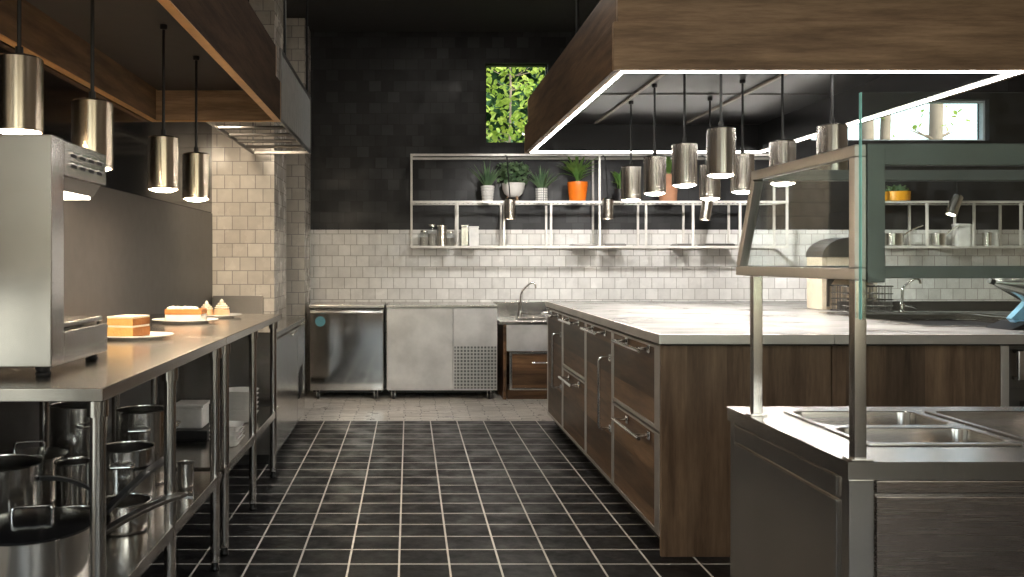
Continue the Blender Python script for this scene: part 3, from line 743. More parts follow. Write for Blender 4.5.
def faucet(x, y, z, label, hgt, reach, ang=0, sc=1.0):
    t = thing('faucet', label, 'faucet', (x, y, z), 'bent chrome faucets'); dx, dy = math.cos(ang), math.sin(ang)
    q = MB(); q.lathe([(0, z), (.026*sc, z), (.026*sc, z+.008), (.018*sc, z+.014), (.018*sc, z+.06*sc), (.012*sc, z+.07*sc), (0, z+.07*sc)], x, y, 20); q.build('base', CHROME, t)
    q = MB(); pts = [(x, y, z+.06*sc), (x, y, z+hgt*.55)]
    ap = [(0.02, .66), (.12, .76), (.35, .87), (.62, .97), (.8, 1.0), (.92, .985), (1.0, .93), (1.02, .84)]
    pts += [(x+dx*reach*a, y+dy*reach*a, z+hgt*b) for a, b in ap]
    q.tube(pts, .009*sc, 12); q.build('spout', CHROME, t)
    q = MB(); q.tube([(x, y, z+.05*sc), (x+.055*sc, y-.03*sc, z+.045*sc), (x+.085*sc, y-.04*sc, z+.03*sc)], .006*sc, 10); q.build('lever', CHROME, t)
    return t
faucet(B(521.5)*8.2, 8.27, zd, 'bent chrome faucet on the small sink by the back wall', .33, .14, -.1)

# ------------------------------------------------------------------ island
IX0, IXF, IY0, IY1, IZ = 1.047, 2.46, 3.615, 6.60, .89
IXR = 3.95
GI = 'walnut and steel island cabinets'
def hbar(y0, y1, z, par, r=.0085):
    q = MB(); xo = IX0-.058
    q.tube([(xo, y0, z), (xo, y1, z)], r, 12)
    for y in (y0+.05, y1-.05):
        q.tube([(IX0+.002, y, z+.004), (xo, y, z+.004)], .008, 10); q.lathe([(0, 0)], 0, 0, 8) if False else None
        q.box(IX0-.006, IX0+.001, y-.02, y+.02, z-.014, z+.022, .003)
    return q.build('handle', CHROME, par)
def vbar(y, z0, z1, par):
    q = MB(); xo = IX0-.06
    q.tube([(IX0+.002, y, z1), (xo+.014, y, z1), (xo+.004, y, z1-.004), (xo, y, z1-.016), (xo, y, z0+.016), (xo+.004, y, z0+.004), (xo+.014, y, z0), (IX0+.002, y, z0)], .0085, 12)
    for z in (z0, z1): q.box(IX0-.006, IX0+.001, y-.016, y+.016, z-.018, z+.018, .003)
    return q.build('handle', CHROME, par)
def framed(nm, par, y0, y1, z0, z1, near, kind='drawer'):
    q = MB(); q.box(IX0+.006, IX0+.022, y0+near, y1-.012, z0+.012, z1-.012, .001); d = q.build(nm, WD_ISLY, par)
    q = MB(); s = .012
    q.box(IX0, IX0+.024, y0, y0+near, z0, z1, .002); q.box(IX0, IX0+.024, y1-s, y1, z0, z1, .002)
    q.box(IX0, IX0+.024, y0+near, y1-s, z0, z0+s*1.4, .002); q.box(IX0, IX0+.024, y0+near, y1-s, z1-s, z1, .002)
    q.build('steel_frame', ST_SATIN, d)
    return d
mods = [(3.615, 4.487, 'drawers', 'walnut drawer cabinet at the near corner of the island'),
        (4.487, 5.175, 'door', 'walnut door cabinet with upright handle, between the two drawer cabinets'),
        (5.175, 5.95, 'drawers', 'walnut drawer cabinet farther along the aisle side of the island'),
        (5.95, 6.60, 'door', 'walnut door cabinet with upright handle at the far end of the island')]
for y0, y1, kd, l in mods:
    nm = 'drawer_cabinet' if kd == 'drawers' else 'door_cabinet'
    t = thing(nm, l, 'cabinet', (IX0+.3, (y0+y1)/2, 0), GI)
    ya = y0+.004 if y0 > 3.7 else y0+.03
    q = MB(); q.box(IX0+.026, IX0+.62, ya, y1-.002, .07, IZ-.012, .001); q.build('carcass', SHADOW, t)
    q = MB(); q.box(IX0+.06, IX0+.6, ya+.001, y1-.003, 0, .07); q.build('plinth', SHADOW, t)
    a, b = (y0+.026 if y0 < 3.7 else y0+.006), y1-.006; nr = .075 if y0 < 3.7 else .014
    if kd == 'drawers':
        d = framed('drawer', t, a, b, .515, .872, nr); hbar(y0+.13, y0+.13+.55*(y1-y0), .843, d)
        d = framed('drawer', t, a, b, .075, .505, nr); hbar(y0+.13, y0+.13+.55*(y1-y0), .465, d)
    else:
        d = framed('door', t, a, b, .075, .872, nr); hbar(y0+.1, y0+.1+.6*(y1-y0), .843, d); vbar(y0+.035, .362, .727, d)
# end panels facing the camera
xs_ = B(832)*3.615
for xa, xb, l in ((IX0+.001, xs_-.003, 'walnut end panel of the island beside the aisle corner'), (xs_+.001, B(1001)*3.615-.001, 'walnut end panel of the island behind the serving counter')):
    q = MB(); q.box(xa, xb, IY0, IY0+.024, 0, IZ-.012, .002); o = q.build('end_panel', WD_ISL)
    tag(recenter(o, ((xa+xb)/2, IY0, 0)), l, 'panel', 'walnut end panels of the island')
# worktop: marble on the left, steel with a sink on the right
def worktop(xa, xb, l, holes=None):
    t = thing('worktop', l, 'worktop', ((xa+xb)/2, 5.0, IZ), 'island worktops')
    q = MB()
    if holes is None: q.box(xa+.012, xb, IY0-.012, IY1+.01, IZ+.004, .925, .003, 2)
    else:
        h0, h1, k0, k1 = holes
        q.box(xa, h0, IY0-.012, IY1+.01, IZ+.004, .925, .002); q.box(h1, xb, IY0-.012, IY1+.01, IZ+.004, .925, .002)
        q.box(h0, h1, IY0-.012, k0, IZ+.004, .925, .002); q.box(h0, h1, k1, IY1+.01, IZ+.004, .925, .002)
    q.build('slab', MARBLE_M, t)
    q = MB(); q.box(xa, xb, IY0-.022, IY0-.0125, IZ-.004, .926, .002)
    if holes is None: q.box(xa, xa+.011, IY0-.0125, IY1+.012, IZ-.004, .926, .002)
    q.build('edge_band', ST_SATIN, t)
    q = MB(); q.box(xa+.03, xb, IY0+.0, IY1-.01, IZ-.011, IZ-.005); q.build('shadow_gap', GAP, t)
    return t
worktop(IX0-.014, xs_-.001, 'pale marbled island worktop with a steel edge')
HS = (2.42, 3.25, 4.05, 5.05)
worktop(xs_+.001, IXR, 'steel edged island worktop on the right, holding the second sink', HS)
t = thing('island_sink', 'sunken steel sink in the right island worktop, behind the glass guard', 'sink', (2.83, 4.6, .925))
q = MB(); a, b, c, d = HS; q.box(a+.004, b-.004, c+.004, d-.004, .70, .71); q.box(a+.002, a+.01, c+.002, d-.002, .71, .922); q.box(b-.01, b-.002, c+.002, d-.002, .71, .922); q.box(a+.01, b-.01, c+.002, c+.01, .71, .922); q.box(a+.01, b-.01, d-.01, d-.002, .71, .922); q.build('basin', ST_H, t)
q = MB()
for bx in ((a-.03, a, c-.03, d+.03), (b, b+.03, c-.03, d+.03), (a, b, c-.03, c), (a, b, d, d+.03)): q.box(*bx, .9255, .930, .001)
q.build('rim', ST_H, t)
q = MB(); q.box(2.62, IXR-.02, 5.30, 5.33, .926, .985, .004); q.build('upstand', ST_DARK, t)
faucet(B(903)*5.15, 5.16, .926, 'bent chrome faucet behind the glass guard on the island sink', .20, .10, -.1, .8)

# island carcass behind the end panels (plain backing so the worktop is carried)
t = thing('island_cabinet', 'dark base carrying the island worktop behind the walnut panels', 'cabinet', (2.4, 5.1, 0))
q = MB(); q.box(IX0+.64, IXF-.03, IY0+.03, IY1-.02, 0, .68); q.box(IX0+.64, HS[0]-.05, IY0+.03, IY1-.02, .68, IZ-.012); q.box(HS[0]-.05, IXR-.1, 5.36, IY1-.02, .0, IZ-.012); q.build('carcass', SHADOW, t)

# steel unit at the island's right end
t = thing('steel_cabinet', 'stainless cabinet with an upright handle at the right end of the island', 'cabinet', (2.9, 3.9, 0))
ex0 = B(1001)*3.615
q = MB(); q.box(ex0+.03, IXR-.02, IY0+.06, 4.0, .04, IZ-.012, .003); q.build('carcass', ST_DARK, t)
q = MB(); q.box(ex0, ex0+.035, IY0, IY0+.05, 0, IZ-.012, .003); q.build('side_post', ST_SATIN, t)
q = MB(); q.box(ex0+.05, IXR-.04, IY0+.03, IY0+.055, .70, .86, .003); d = q.build('drawer', ST_DARK, t)
q = MB(); q.box(ex0+.115, IXR-.04, IY0+.025, IY0+.055, .08, .64, .003); d = q.build('door', ST_V, t)
q = MB(); xh = ex0+.055; q.box(xh, xh+.035, IY0-.03, IY0-.012, .735, .86, .005, 3); q.box(xh+.005, xh+.03, IY0-.014, IY0+.035, .845, .86, .003); q.box(xh+.005, xh+.03, IY0-.014, IY0+.035, .735, .75, .003); q.build('handle', CHROME, t)
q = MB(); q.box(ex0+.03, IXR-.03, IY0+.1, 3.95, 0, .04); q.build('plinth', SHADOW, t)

# countertop oven, wire basket, slicer on the island
ox0, ox1, oy = 2.573, 2.92, 5.42
t = thing('countertop_oven', 'cream countertop oven with a curved grey hood standing on the island', 'oven', ((ox0+ox1)/2, oy+.1, .926))
q = MB(); z0 = .926
q.box(ox0, ox0+.03, oy, oy+.21, z0, 1.255, .006, 2); q.box(ox1-.03, ox1, oy, oy+.21, z0, 1.255, .006, 2); q.box(ox0+.03, ox1-.03, oy+.18, oy+.21, z0, 1.255, .004); q.box(ox0+.03, ox1-.03, oy, oy+.18, 1.14, 1.255, .004); q.box(ox0+.03, ox1-.03, oy+.02, oy+.18, z0, z0+.015)
q.build('body', CREAM, t)
q = MB(); pl = [(ox0-.004, 1.255)]
for k in range(13):
    a = PI-PI*k/12; pl.append(((ox0+ox1)/2+(ox1-ox0+.008)/2*math.cos(a), 1.262+.115*math.sin(a)))
pl.append((ox1+.004, 1.255)); q.prism(pl, 'Y', oy-.015, oy+.22, .003); q.build('hood', steel('oven_hood_steel', (.36, .35, .34), .25, .4), t)
q = MB(); q.prism([(ox0+.03, z0+.02), (ox0+.045, z0+.02), (ox0+.045, 1.07), (ox0+.08, 1.12), (ox1-.08, 1.12), (ox1-.045, 1.07), (ox1-.045, z0+.02), (ox1-.03, z0+.02), (ox1-.03, 1.14), (ox0+.03, 1.14)], 'Y', oy-.006, oy+.02, .001); q.build('door_surround', ST_DARK, t)
t = thing('wire_basket', 'chrome wire basket standing in front of the cream oven', 'basket', (2.735, 5.26, .926))
q = MB(); wx, wy, ww, wd, wh = 2.60, 5.16, .27, .2, .155
q.bm.clear()
for zz in (.93, .965, 1.0, 1.035, 1.08):
    r_ = .004 if zz in (.93, 1.08) else .0025
    q.tube([(wx, wy, zz), (wx+ww, wy, zz), (wx+ww, wy+wd, zz), (wx, wy+wd, zz)], r_, 8, closed=True)
q.build('rim_wires', CHROME, t)
q = MB()
for k in range(8):
    x = wx+ww*(k+.5)/8; q.tube([(x, wy, 1.08), (x, wy, .932), (x, wy+wd, .932), (x, wy+wd, 1.08)], .002, 6)
for k in range(6):
    y = wy+wd*(k+.5)/6; q.tube([(wx, y, 1.08), (wx, y, .934), (wx+ww, y, .934), (wx+ww, y, 1.08)], .002, 6)
q.build('cage_wires', ST_DARK, t)

t = thing('food_slicer', 'grey food slicer with a pale blue arm, cut off by the right edge', 'slicer', (2.84, 3.95, .926))
z0 = .926
q = MB(); q.prism([(2.64, z0), (3.06, z0), (3.06, z0+.035), (2.72, z0+.035)], 'Y', 3.82, 4.0, .008); q.build('base', BLACKM, t)
q = MB(); q.bar((2.705, 3.9, z0+.03), (2.805, 3.9, z0+.135), .04, .05); lab(q.build('arm', plain('pale_blue_panel', (.28, .58, .85), .3), t), 'pale blue slanted arm')
q = MB(); b = bmesh.new()
pr = [(.012, 0), (.02, .015), (.09, .16), (.1, .2), (.095, .2), (.02, .03)]
q2 = MB(); q2.lathe(pr, 0, 0, 28)
bmesh.ops.transform(q2.bm, matrix=Matrix.Translation((2.62, 3.9, 1.135)) @ Matrix.Rotation(1.62, 4, 'Y'), verts=q2.bm.verts[:])
q2.build('feed_cone', ST_H, t)
q = MB(); q.tube([(2.632, 3.9, 1.132), (2.602, 3.9, 1.142)], .013, 12); q.build('tip_knob', BLACKP, t)
q = MB(); q.tube([(2.785, 3.9, z0+.12), (2.82, 3.9, 1.16)], .035, 16); lab(q.build('motor_neck', plain('blue_sleeve', (.08, .22, .45), .3), t), 'dark blue sleeve')
q = MB(); q.box(2.86, 3.06, 3.84, 3.98, z0+.03, 1.16, .02, 3); q.build('motor_housing', ST_H, t)

# ------------------------------------------------------------------ serving counter with food wells
CX0, CX1, CY0, CY1, CZT = .83, 2.3, 1.645, 2.27, .85
t = thing('serving_counter', 'stainless steel serving counter with sunken food wells, front right', 'counter', (1.5, 1.95, 0))
wells = [(.945, 1.262, 1.795, 1.972), (.945, 1.262, 1.988, 2.19), (1.30, 1.83, 1.795, 2.19)]
q = MB(); xs = sorted({CX0, .945, 1.262, 1.30, 1.83, CX1}); ys = sorted({CY0, 1.795, 1.972, 1.988, 2.19, CY1})
for xa, xb in zip(xs, xs[1:]):
    for ya, yb_ in zip(ys, ys[1:]):
        cx, cy = (xa+xb)/2, (ya+yb_)/2
        if any(w[0] < cx < w[1] and w[2] < cy < w[3] for w in wells): continue
        q.box(xa, xb, ya, yb_, CZT-.034, CZT)
bmesh.ops.remove_doubles(q.bm, verts=q.bm.verts[:], dist=.0001)
_cnt = {}
for f in q.bm.faces:
    k_ = tuple(sorted(v.index for v in f.verts)); _cnt.setdefault(k_, []).append(f)
bmesh.ops.delete(q.bm, geom=[f for l_ in _cnt.values() if len(l_) > 1 for f in l_], context='FACES')
q.build('top', ST_TOP, t)
ins = .008
q = MB()
q.box(CX0+ins, CX1-ins, CY0+ins+.012, CY1-ins, .02, .62, .002)
q.box(CX0+ins, CX0+.07, CY0+ins+.012, CY1-ins, .62, CZT-.0345); q.box(1.9, CX1-ins, CY0+ins+.012, CY1-ins, .62, CZT-.0345); q.box(CX0+.07, 1.9, CY0+ins+.012, CY0+.1, .62, CZT-.0345); q.box(CX0+.07, 1.9, 2.21, CY1-ins, .62, CZT-.0345)
q.build('body', ST_H, t)
for ya in (CY0+ins, CY1-.035):
    q = MB(); q.box(CX0+.006, CX0+.055 if ya < 2 else CX0+.03, ya, ya+.03, .02, CZT-.035, .003); q.build('corner_post', ST_V, t)
def fp(nm, x0, x1, z0, z1):
    q = MB(); q.box(x0, x1, CY0+ins+.002, CY0+ins+.014, z0, z1, .003, 2); q.build(nm, ST_WARM, t)
fp('front_panel', CX0+.06, 2.2, .787, CZT-.038); fp('front_panel', CX0+.06, 2.2, .03, .782)
def sp_(nm, y0, y1, z0, z1):
    q = MB(); q.box(CX0+.0015, CX0+ins+.004, y0, y1, z0, z1, .003, 2); q.build(nm, ST_Y, t)
sp_('side_panel', CY0+.05, CY1-.045, .77, CZT-.038); sp_('side_panel', CY0+.05, CY1-.045, .03, .765)
GP = 'steel food pans in the serving counter'
for (x0, x1, y0, y1), l in zip(wells, ('shallow steel food pan at the front left of the serving counter', 'shallow steel food pan behind the front left pan', 'large steel food pan at the right of the serving counter')):
    b = bmesh.new()
    def rr(x0, x1, y0, y1, z, r, n=5):
        pts = []
        for cx, cy, a0 in ((x1-r, y1-r, 0), (x0+r, y1-r, PI/2), (x0+r, y0+r, PI), (x1-r, y0+r, 1.5*PI)):
            for i in range(n+1):
                a = a0+PI/2*i/n; pts.append(b.verts.new((cx+r*math.cos(a), cy+r*math.sin(a), z)))
        return pts
    zt = CZT+.004; e = .012
    R = [rr(x0-e+.007, x1+e-.007, y0-e+.0055, y1+e-.0055, zt-.003, .012), rr(x0-e+.0075, x1+e-.0075, y0-e+.006, y1+e-.006, zt, .012), rr(x0+.008, x1-.008, y0+.008, y1-.008, zt, .03), rr(x0+.01, x1-.01, y0+.01, y1-.01, zt-.004, .03),
         rr(x0+.02, x1-.02, y0+.02, y1-.02, CZT-.10, .03), rr(x0+.032, x1-.032, y0+.032, y1-.032, CZT-.112, .025)]
    for A_, B_ in zip(R, R[1:]):
        for k in range(len(A_)): b.faces.new((A_[k], A_[(k+1) % len(A_)], B_[(k+1) % len(A_)], B_[k]))
    b.faces.new(R[-1])
    q = MB(); q._add(b); o = q.build('food_pan', ST_H); recenter(o, ((x0+x1)/2, (y0+y1)/2, CZT-.112)); tag(o, l, 'pan', GP)

# sneeze guard
t = thing('sneeze_guard', 'steel framed glass food guard standing on the serving counter', 'guard', (1.5, 1.95, CZT))
GX, GXR = .857, 2.2; yF, yB1, yB2, zT, zB = 1.662, 2.14, 2.24, 1.44, 1.205; w = .023
for y in (yF, 2.147):
    q = MB(); q.box(GX-w/2, GX+w/2, y-w/2, y+w/2, CZT+.004, zB-w/2, .002); q.box(GX-.02, GX+.02, y-.02, y+.02, CZT, CZT+.005, .001); q.build('post', ST_V, t)
    q = MB(); q.box(GXR-w/2, GXR+w/2, y-w/2, y+w/2, CZT+.004, zB-w/2, .002); q.box(GXR-.02, GXR+.02, y-.02, y+.02, CZT, CZT+.005, .001); q.build('post', ST_V, t)
for x in (GX, GXR):
    q = MB()
    q.bar((x, yF-w/2, zB), (x, yB2+w/2, zB), w); q.bar((x, yF, zB+w/2), (x, yF, zT-w/2), w); q.bar((x, yF-w/2, zT), (x, yB1+w/2, zT), w); q.bar((x, yB2, zB+w/2), (x, yB1, zT-w/2), w)
    q.build('side_frame', ST_SATIN, t)
    q = MB(); q.prism([(yF+.013, zB+.013), (yB2-.012, zB+.013), (yB1-.012, zT-.013), (yF+.013, zT-.013)], 'X', x-.003, x+.003); q.build('side_glass', PANE, t)
wf = .034
FR_G = plain('grey_guard_frame', (.20, .205, .205), .4, .4)
q = MB(); q.box(GX+w/2+.001, GX+w/2+.001+wf, yF-.012, yF+.012, zB-.016, zT+.013, .002)
q.box(GX+w/2+wf, GXR-w/2, yF-.012, yF+.012, zT-.028, zT+.013, .002); q.box(GX+w/2+wf, GXR-w/2, yF-.012, yF+.012, zB-.008, zB+.016, .002)
q.box(GX+w/2, GXR-w/2, yB1-.012, yB1+.012, zT-.013, zT+.013, .002); q.box(GX+w/2, GXR-w/2, yB2-.012, yB2+.012, zB-.013, zB+.013, .002)
q.build('cross_frame', FR_G, t)
q = MB(); q.box(.851, GXR+.05, 1.634, 1.642, 1.12, 1.547); fg = q.build('front_glass', PANE2, t)
q = MB(); q.box(.849, .8508, 1.634, 1.642, 1.12, 1.547); lab(q.build('glass_edge', TEAL, fg), 'teal polished glass edge')
for z in (1.135, 1.19, 1.43, 1.53):
    pass

# ------------------------------------------------------------------ wall shelves
SY0, SY1 = 8.05, 8.335
def S(px): return (px-VX)/F*SY0
def Zs(py): return H-(py-VY)/F*SY0
zTop, zMid, zBot = Zs(155), Zs(202), Zs(247)
def wshelf(label, posts, tall, x0, x1):
    t = thing('wall_shelf', label, 'shelf', ((x0+x1)/2, 8.2, zBot), 'wire shelves on the back wall'); a = .011
    q = MB()
    for z, on in ((zBot, 1), (zMid, 1), (zTop, 1)):
        for y in (SY0, SY1): q.box(x0-a, x1+a, y-a, y+a, z-a, z+a, .002)
        for x in (x0, x1): q.box(x-a, x+a, SY0+a, SY1-a, z-a, z+a, .002)
    q.build('rail_frame', ST_WIRE, t)
    for k, px in enumerate(posts):
        x = S(px); last = zTop if k in tall else zMid
        q = MB(); q.box(x-a*.9, x+a*.9, SY0-a*.9, SY0+a*.9, zBot+a, last-a, .002); q.build('post', ST_WIRE, t)
        q = MB(); q.box(x-a*.9, x+a*.9, SY1-a*.9, SY1+a*.9, zBot+a, last-a, .002); q.build('post', ST_WIRE, t)
    for z in (zBot, zMid):
        q = MB(); n = int((x1-x0)/.045)
        for k in range(1, n):
            x = x0+(x1-x0)*k/n; q.tube([(x, SY0+a, z+.004), (x, SY1-a, z+.004)], .004, 6)
        o = q.build('wire_deck', BLACKM if z == zMid else ST_WIRE, t)
    return t
wshelf('long two tier wire shelf on the back wall holding the potted plants', (411.5, 457.5, 504, 551, 599.5, 646, 693, 740, 787), (0, 4, 8), S(411.5), S(787))
wshelf('wire shelf on the back wall seen through the glass guard at the right', (880.5, 927, 974, 1021, 1068), (0, 4), S(880.5), S(1068))
zm, zb_ = zMid+.011, zBot+.011
yS = 8.19
def X(px, y=yS): return (px-VX)/F*y
# plants
def plant(name, px, prof, potm, label, foliage, leafm, extra=None, wr=1):
    x = X(px); t = thing(name, label, 'plant', (x, yS, zm), 'potted plants on the wall shelf')
    q = MB(); q.lathe([(r, zm+z) for r, z in prof], x, yS, 36); po = q.build('pot', potm, t)
    if extra: extra(t, x)
    zt = zm+max(z for r, z in prof)
    q = MB(); rt = prof[-2][0] if len(prof) > 2 else .05
    zi = zt-.02; q.lathe([(0, zi), (rt*.88, zi)], x, yS, 24); q.build('soil', SOIL, t)
    q = MB(); foliage(q, x, zi); q.build('foliage', leafm, t, smooth=False)
def pot_prof(rb, rt, h, z0=0, rib=0):
    pts = [(0, z0), (rb, z0)]; n = 24 if rib else 6
    for i in range(n+1):
        u = i/n; pts.append((rb+(rt-rb)*u+(rib*abs(math.sin(u*PI*rib_n)) if rib else 0), z0+h*u))
    pts += [(rt-.006, z0+h), (rt*.9, z0+h-.03), (0, z0+h-.03)]
    return pts
rib_n = 6
def grass(n, L, w, lean=.5, droop=.7):
    def f(q, x, z):
        for k in range(n):
            a = random.uniform(0, 2*PI); q.blade((x+.02*math.cos(a), yS+.02*math.sin(a), z), a, random.uniform(.05, lean), L*random.uniform(.6, 1.1), w, random.uniform(.1, droop))
    return f
def bush(n, R, zc):
    def f(q, x, z):
        for k in range(9):
            a = 2*PI*k/9; q.tube([(x, yS, z), (x+R*.6*math.cos(a), yS+R*.4*math.sin(a), z+zc*(.7+.5*random.random()))], .0025, 5)
        for k in range(n):
            a = random.uniform(0, 2*PI); r = R*random.random()**.5; zz = z+.02+zc*1.7*random.random()
            q.leaf((x+r*math.cos(a), yS+r*.8*math.sin(a), zz), random.uniform(.035, .06), asp=.6)
    return f
def palm(n, L):
    def f(q, x, z):
        for k in range(5): q.tube([(x+random.uniform(-.02, .02), yS+random.uniform(-.02, .02), z), (x+random.uniform(-.03, .03), yS, z+.12)], .004, 6)
        for k in range(n):
            a = random.uniform(0, 2*PI); q.blade((x+.02*math.cos(a), yS+.02*math.sin(a), z+random.uniform(.04, .13)), a, random.uniform(.3, 1.1), L*random.uniform(.6, 1.05), .032, random.uniform(.3, .9), fold=.15)
    return f
plant('potted_grass', 487.5, pot_prof(.045, .062, .15, 0, .006), WHITE_P, 'spiky grass in a ribbed white pot, leftmost plant on the shelf', grass(46, .27, .014, .6), LEAF1)
def legs3(t, x):
    for k in range(3):
        a = -PI/2+.5+2*PI*k/3; q = MB(); q.tube([(x+.05*math.cos(a), yS+.05*math.sin(a), zm+.06), (x+.075*math.cos(a), yS+.075*math.sin(a), zm)], .007, 8, r2=.005); q.build('pot_leg', plain('pale_wood_leg', (.42, .27, .16), .5), t)
plant('potted_bush', 513.5, [(0, .045), (.05, .047), (.085, .075), (.103, .12), (.108, .175), (.102, .175), (.095, .145), (0, .145)], WHITE_P, 'leafy bush in a white bowl on wooden legs', bush(230, .15, .11), LEAF1, legs3)
GRIDP = tile('white_grid_pot', (.72, .70, .66), (.74, .72, .68), (.15, .15, .15), .022, .022, 0, .0025, (.3, .5), .2)
def sqgrid(q, x, z): grass(34, .25, .018, .75, .8)(q, x, z)
plant('potted_grass', 541.5, [(0, 0), (.05, 0), (.055, .005), (.057, .13), (.051, .13), (.048, .10), (0, .10)], GRIDP, 'spiky plant in a white pot with a dark grid', sqgrid, LEAF1)
plant('potted_palm', 577.5, [(0, 0), (.068, 0), (.076, .012), (.09, .13), (.094, .16), (.094, .185), (.086, .185), (.082, .15), (0, .15)], ORANGE, 'broad leaved palm in a bright orange pot', palm(46, .25), LEAF2)
plant('potted_palm', 668, [(0, 0), (.075, 0), (.08, .01), (.092, .22), (.098, .22), (.098, .255), (.09, .255), (.085, .22), (0, .22)], TERRA, 'green plant in a terracotta pot behind the pendants', palm(30, .19), LEAF2)
plant('potted_grass', 620, [(0, 0), (.045, 0), (.055, .12), (.05, .12), (.045, .09), (0, .09)], BLACKP, 'small plant in a black pot behind the farthest aisle-side pendant', palm(14, .15), LEAF2)
def low(q, x, z): bush(60, .10, .03)(q, x, z)
plant('potted_succulent', 896, [(0, 0), (.11, 0), (.118, .01), (.122, .095), (.114, .095), (.108, .07), (0, .07)], YELLOWO, 'low succulent in an amber bowl, seen through the glass guard', low, LEAF1)
# jars and tins in the lower compartments
JAR = pane('jar_glass', (.9, .92, .92), 1.0)
def jar(px, r, h, label, y=8.2):
    x = X(px, y); t = thing('glass_jar', label, 'jar', (x, y, zb_), 'jars and tins on the lower wall shelf')
    q = MB(); q.lathe([(0, zb_), (r, zb_), (r, zb_+h*.75), (r*.75, zb_+h*.85), (r*.75, zb_+h*.9)], x, y, 24); q.build('body', JAR, t)
    q = MB(); q.lathe([(r*.8, zb_+h*.88), (r*.8, zb_+h*.97), (r*.3, zb_+h), (0, zb_+h)], x, y, 20); q.build('lid', CHROME, t)
    q = MB(); q.lathe([(0, zb_+.004), (r*.9, zb_+.004), (r*.9, zb_+h*.55), (0, zb_+h*.55)], x, y, 20); q.build('contents', plain('dry_goods', (.35, .32, .28), .8), t)
def tin(px, r, h, label, m=None, y=8.2, sq=False):
    x = X(px, y); t = thing('storage_tin', label, 'tin', (x, y, zb_), 'jars and tins on the lower wall shelf'); q = MB()
    if sq: q.box(x-r, x+r, y-r, y+r, zb_, zb_+h*.9, .006, 2)
    else: q.lathe([(0, zb_), (r, zb_), (r, zb_+h*.9), (0, zb_+h*.9)], x, y, 24)
    q.build('body', m or ST_POT, t)
    q = MB()
    if sq: q.box(x-r-.002, x+r+.002, y-r-.002, y+r+.002, zb_+h*.9, zb_+h, .003)
    else: q.lathe([(r+.003, zb_+h*.9), (r+.003, zb_+h*.97), (r*.4, zb_+h), (0, zb_+h)], x, y, 24)
    q.build('lid', m or ST_POT, t)
jar(424, .045, .15, 'short glass jar at the left end of the wall shelf'); jar(432, .04, .21, 'tall glass jar beside the bright tin, first compartment')
tin(442, .05, .20, 'bright rounded steel tin in the first shelf compartment'); jar(450.5, .038, .14, 'small glass jar right of the bright tin, first compartment')
tin(464.5, .032, .20, 'narrow steel tin in the second shelf compartment', sq=True); tin(473.5, .045, .185, 'square white tin in the second shelf compartment', WHITE_C, sq=True)
tin(961, .055, .21, 'wide white tin behind the glass guard', WHITE_C, sq=True); tin(968.5, .03, .21, 'narrow white tin behind the glass guard', WHITE_C, y=8.2)
tin(987, .04, .13, 'squat steel tin at the far right of the shelf'); tin(994.5, .035, .13, 'squat white tin at the far right of the shelf', WHITE_C)
def tray(px, w, label):
    x = X(px); q = MB(); q.box(x-w/2, x+w/2, 8.08, 8.30, zb_, zb_+.018, .006, 2); q.box(x-w/2+.01, x+w/2-.01, 8.09, 8.29, zb_+.018, zb_+.022, .002)
    tag(recenter(q.build('flat_tray', ST_DARK), (x, yS, zb_)), label, 'tray', 'flat trays on the lower wall shelf')
tray(583, .22, 'flat dark tray under the orange potted plant'); tray(613, .2, 'flat dark tray under the farthest pendant'); tray(682, .15, 'flat dark tray under the terracotta pot'); tray(716, .28, 'flat dark tray under the largest pendant')
for px, hx, l in ((892, 919, 'steel saucepan with its handle raised, lower shelf behind the glass guard'), (937, 955, 'dark saucepan beside the white tins behind the glass guard')):
    pot('saucepan', X(px), 8.19, .10 if px < 900 else .075, .12, l, 'pan', handle=((X(px)+.1 if px < 900 else X(px)+.07, 8.17, zb_+.1), (X(hx), 8.13, zb_+.19)), group='pans on the lower wall shelf', z=zb_)
# little spot lamps hanging from the shelf's top rail
def spot(px, zt, l, tilt):
    y = 7.96; x = (px-VX)/F*y; t = thing('spot_lamp', l, 'lamp', (x, y, zt), 'small spot lamps on the wall shelf')
    q = MB(); q.tube([(x-.03, SY0-.011, zTop-.005), (x-.03, y-.01, zTop-.03), (x-.012, y, zt+.16), (x, y, zt+.01)], .005, 8); q.build('rod', BLACKM, t)
    m4 = Matrix.Translation((x, y, zt)) @ Matrix.Rotation(tilt, 4, 'Y')
    q = MB(); q.lathe([(.046, -.19), (.05, -.19), (.05, -.012), (.04, 0), (0, .002), (0, -.01), (.046, -.02), (.046, -.19)], 0, 0, 28); bmesh.ops.transform(q.bm, matrix=m4, verts=q.bm.verts[:]); q.build('lamp_head', ST_PEND, t)
    q = MB(); q.lathe([(0, -.16), (.033, -.16), (.033, -.155), (0, -.15)], 0, 0, 20); bmesh.ops.transform(q.bm, matrix=m4, verts=q.bm.verts[:]); q.build('bulb', SPOTB, t)
SPOTB = emit('spot_bulb', (1, .92, .82), 120)
spot(510, Zs(199), 'small steel spot lamp in front of the white footed bowl plant', 0); spot(608, Zs(199), 'small steel spot lamp right of the orange potted plant', 0)
spot(708, Zs(200), 'small steel spot lamp behind the largest pendant', .15); spot(958, Zs(196), 'tilted steel spot lamp seen through the glass guard', .35)

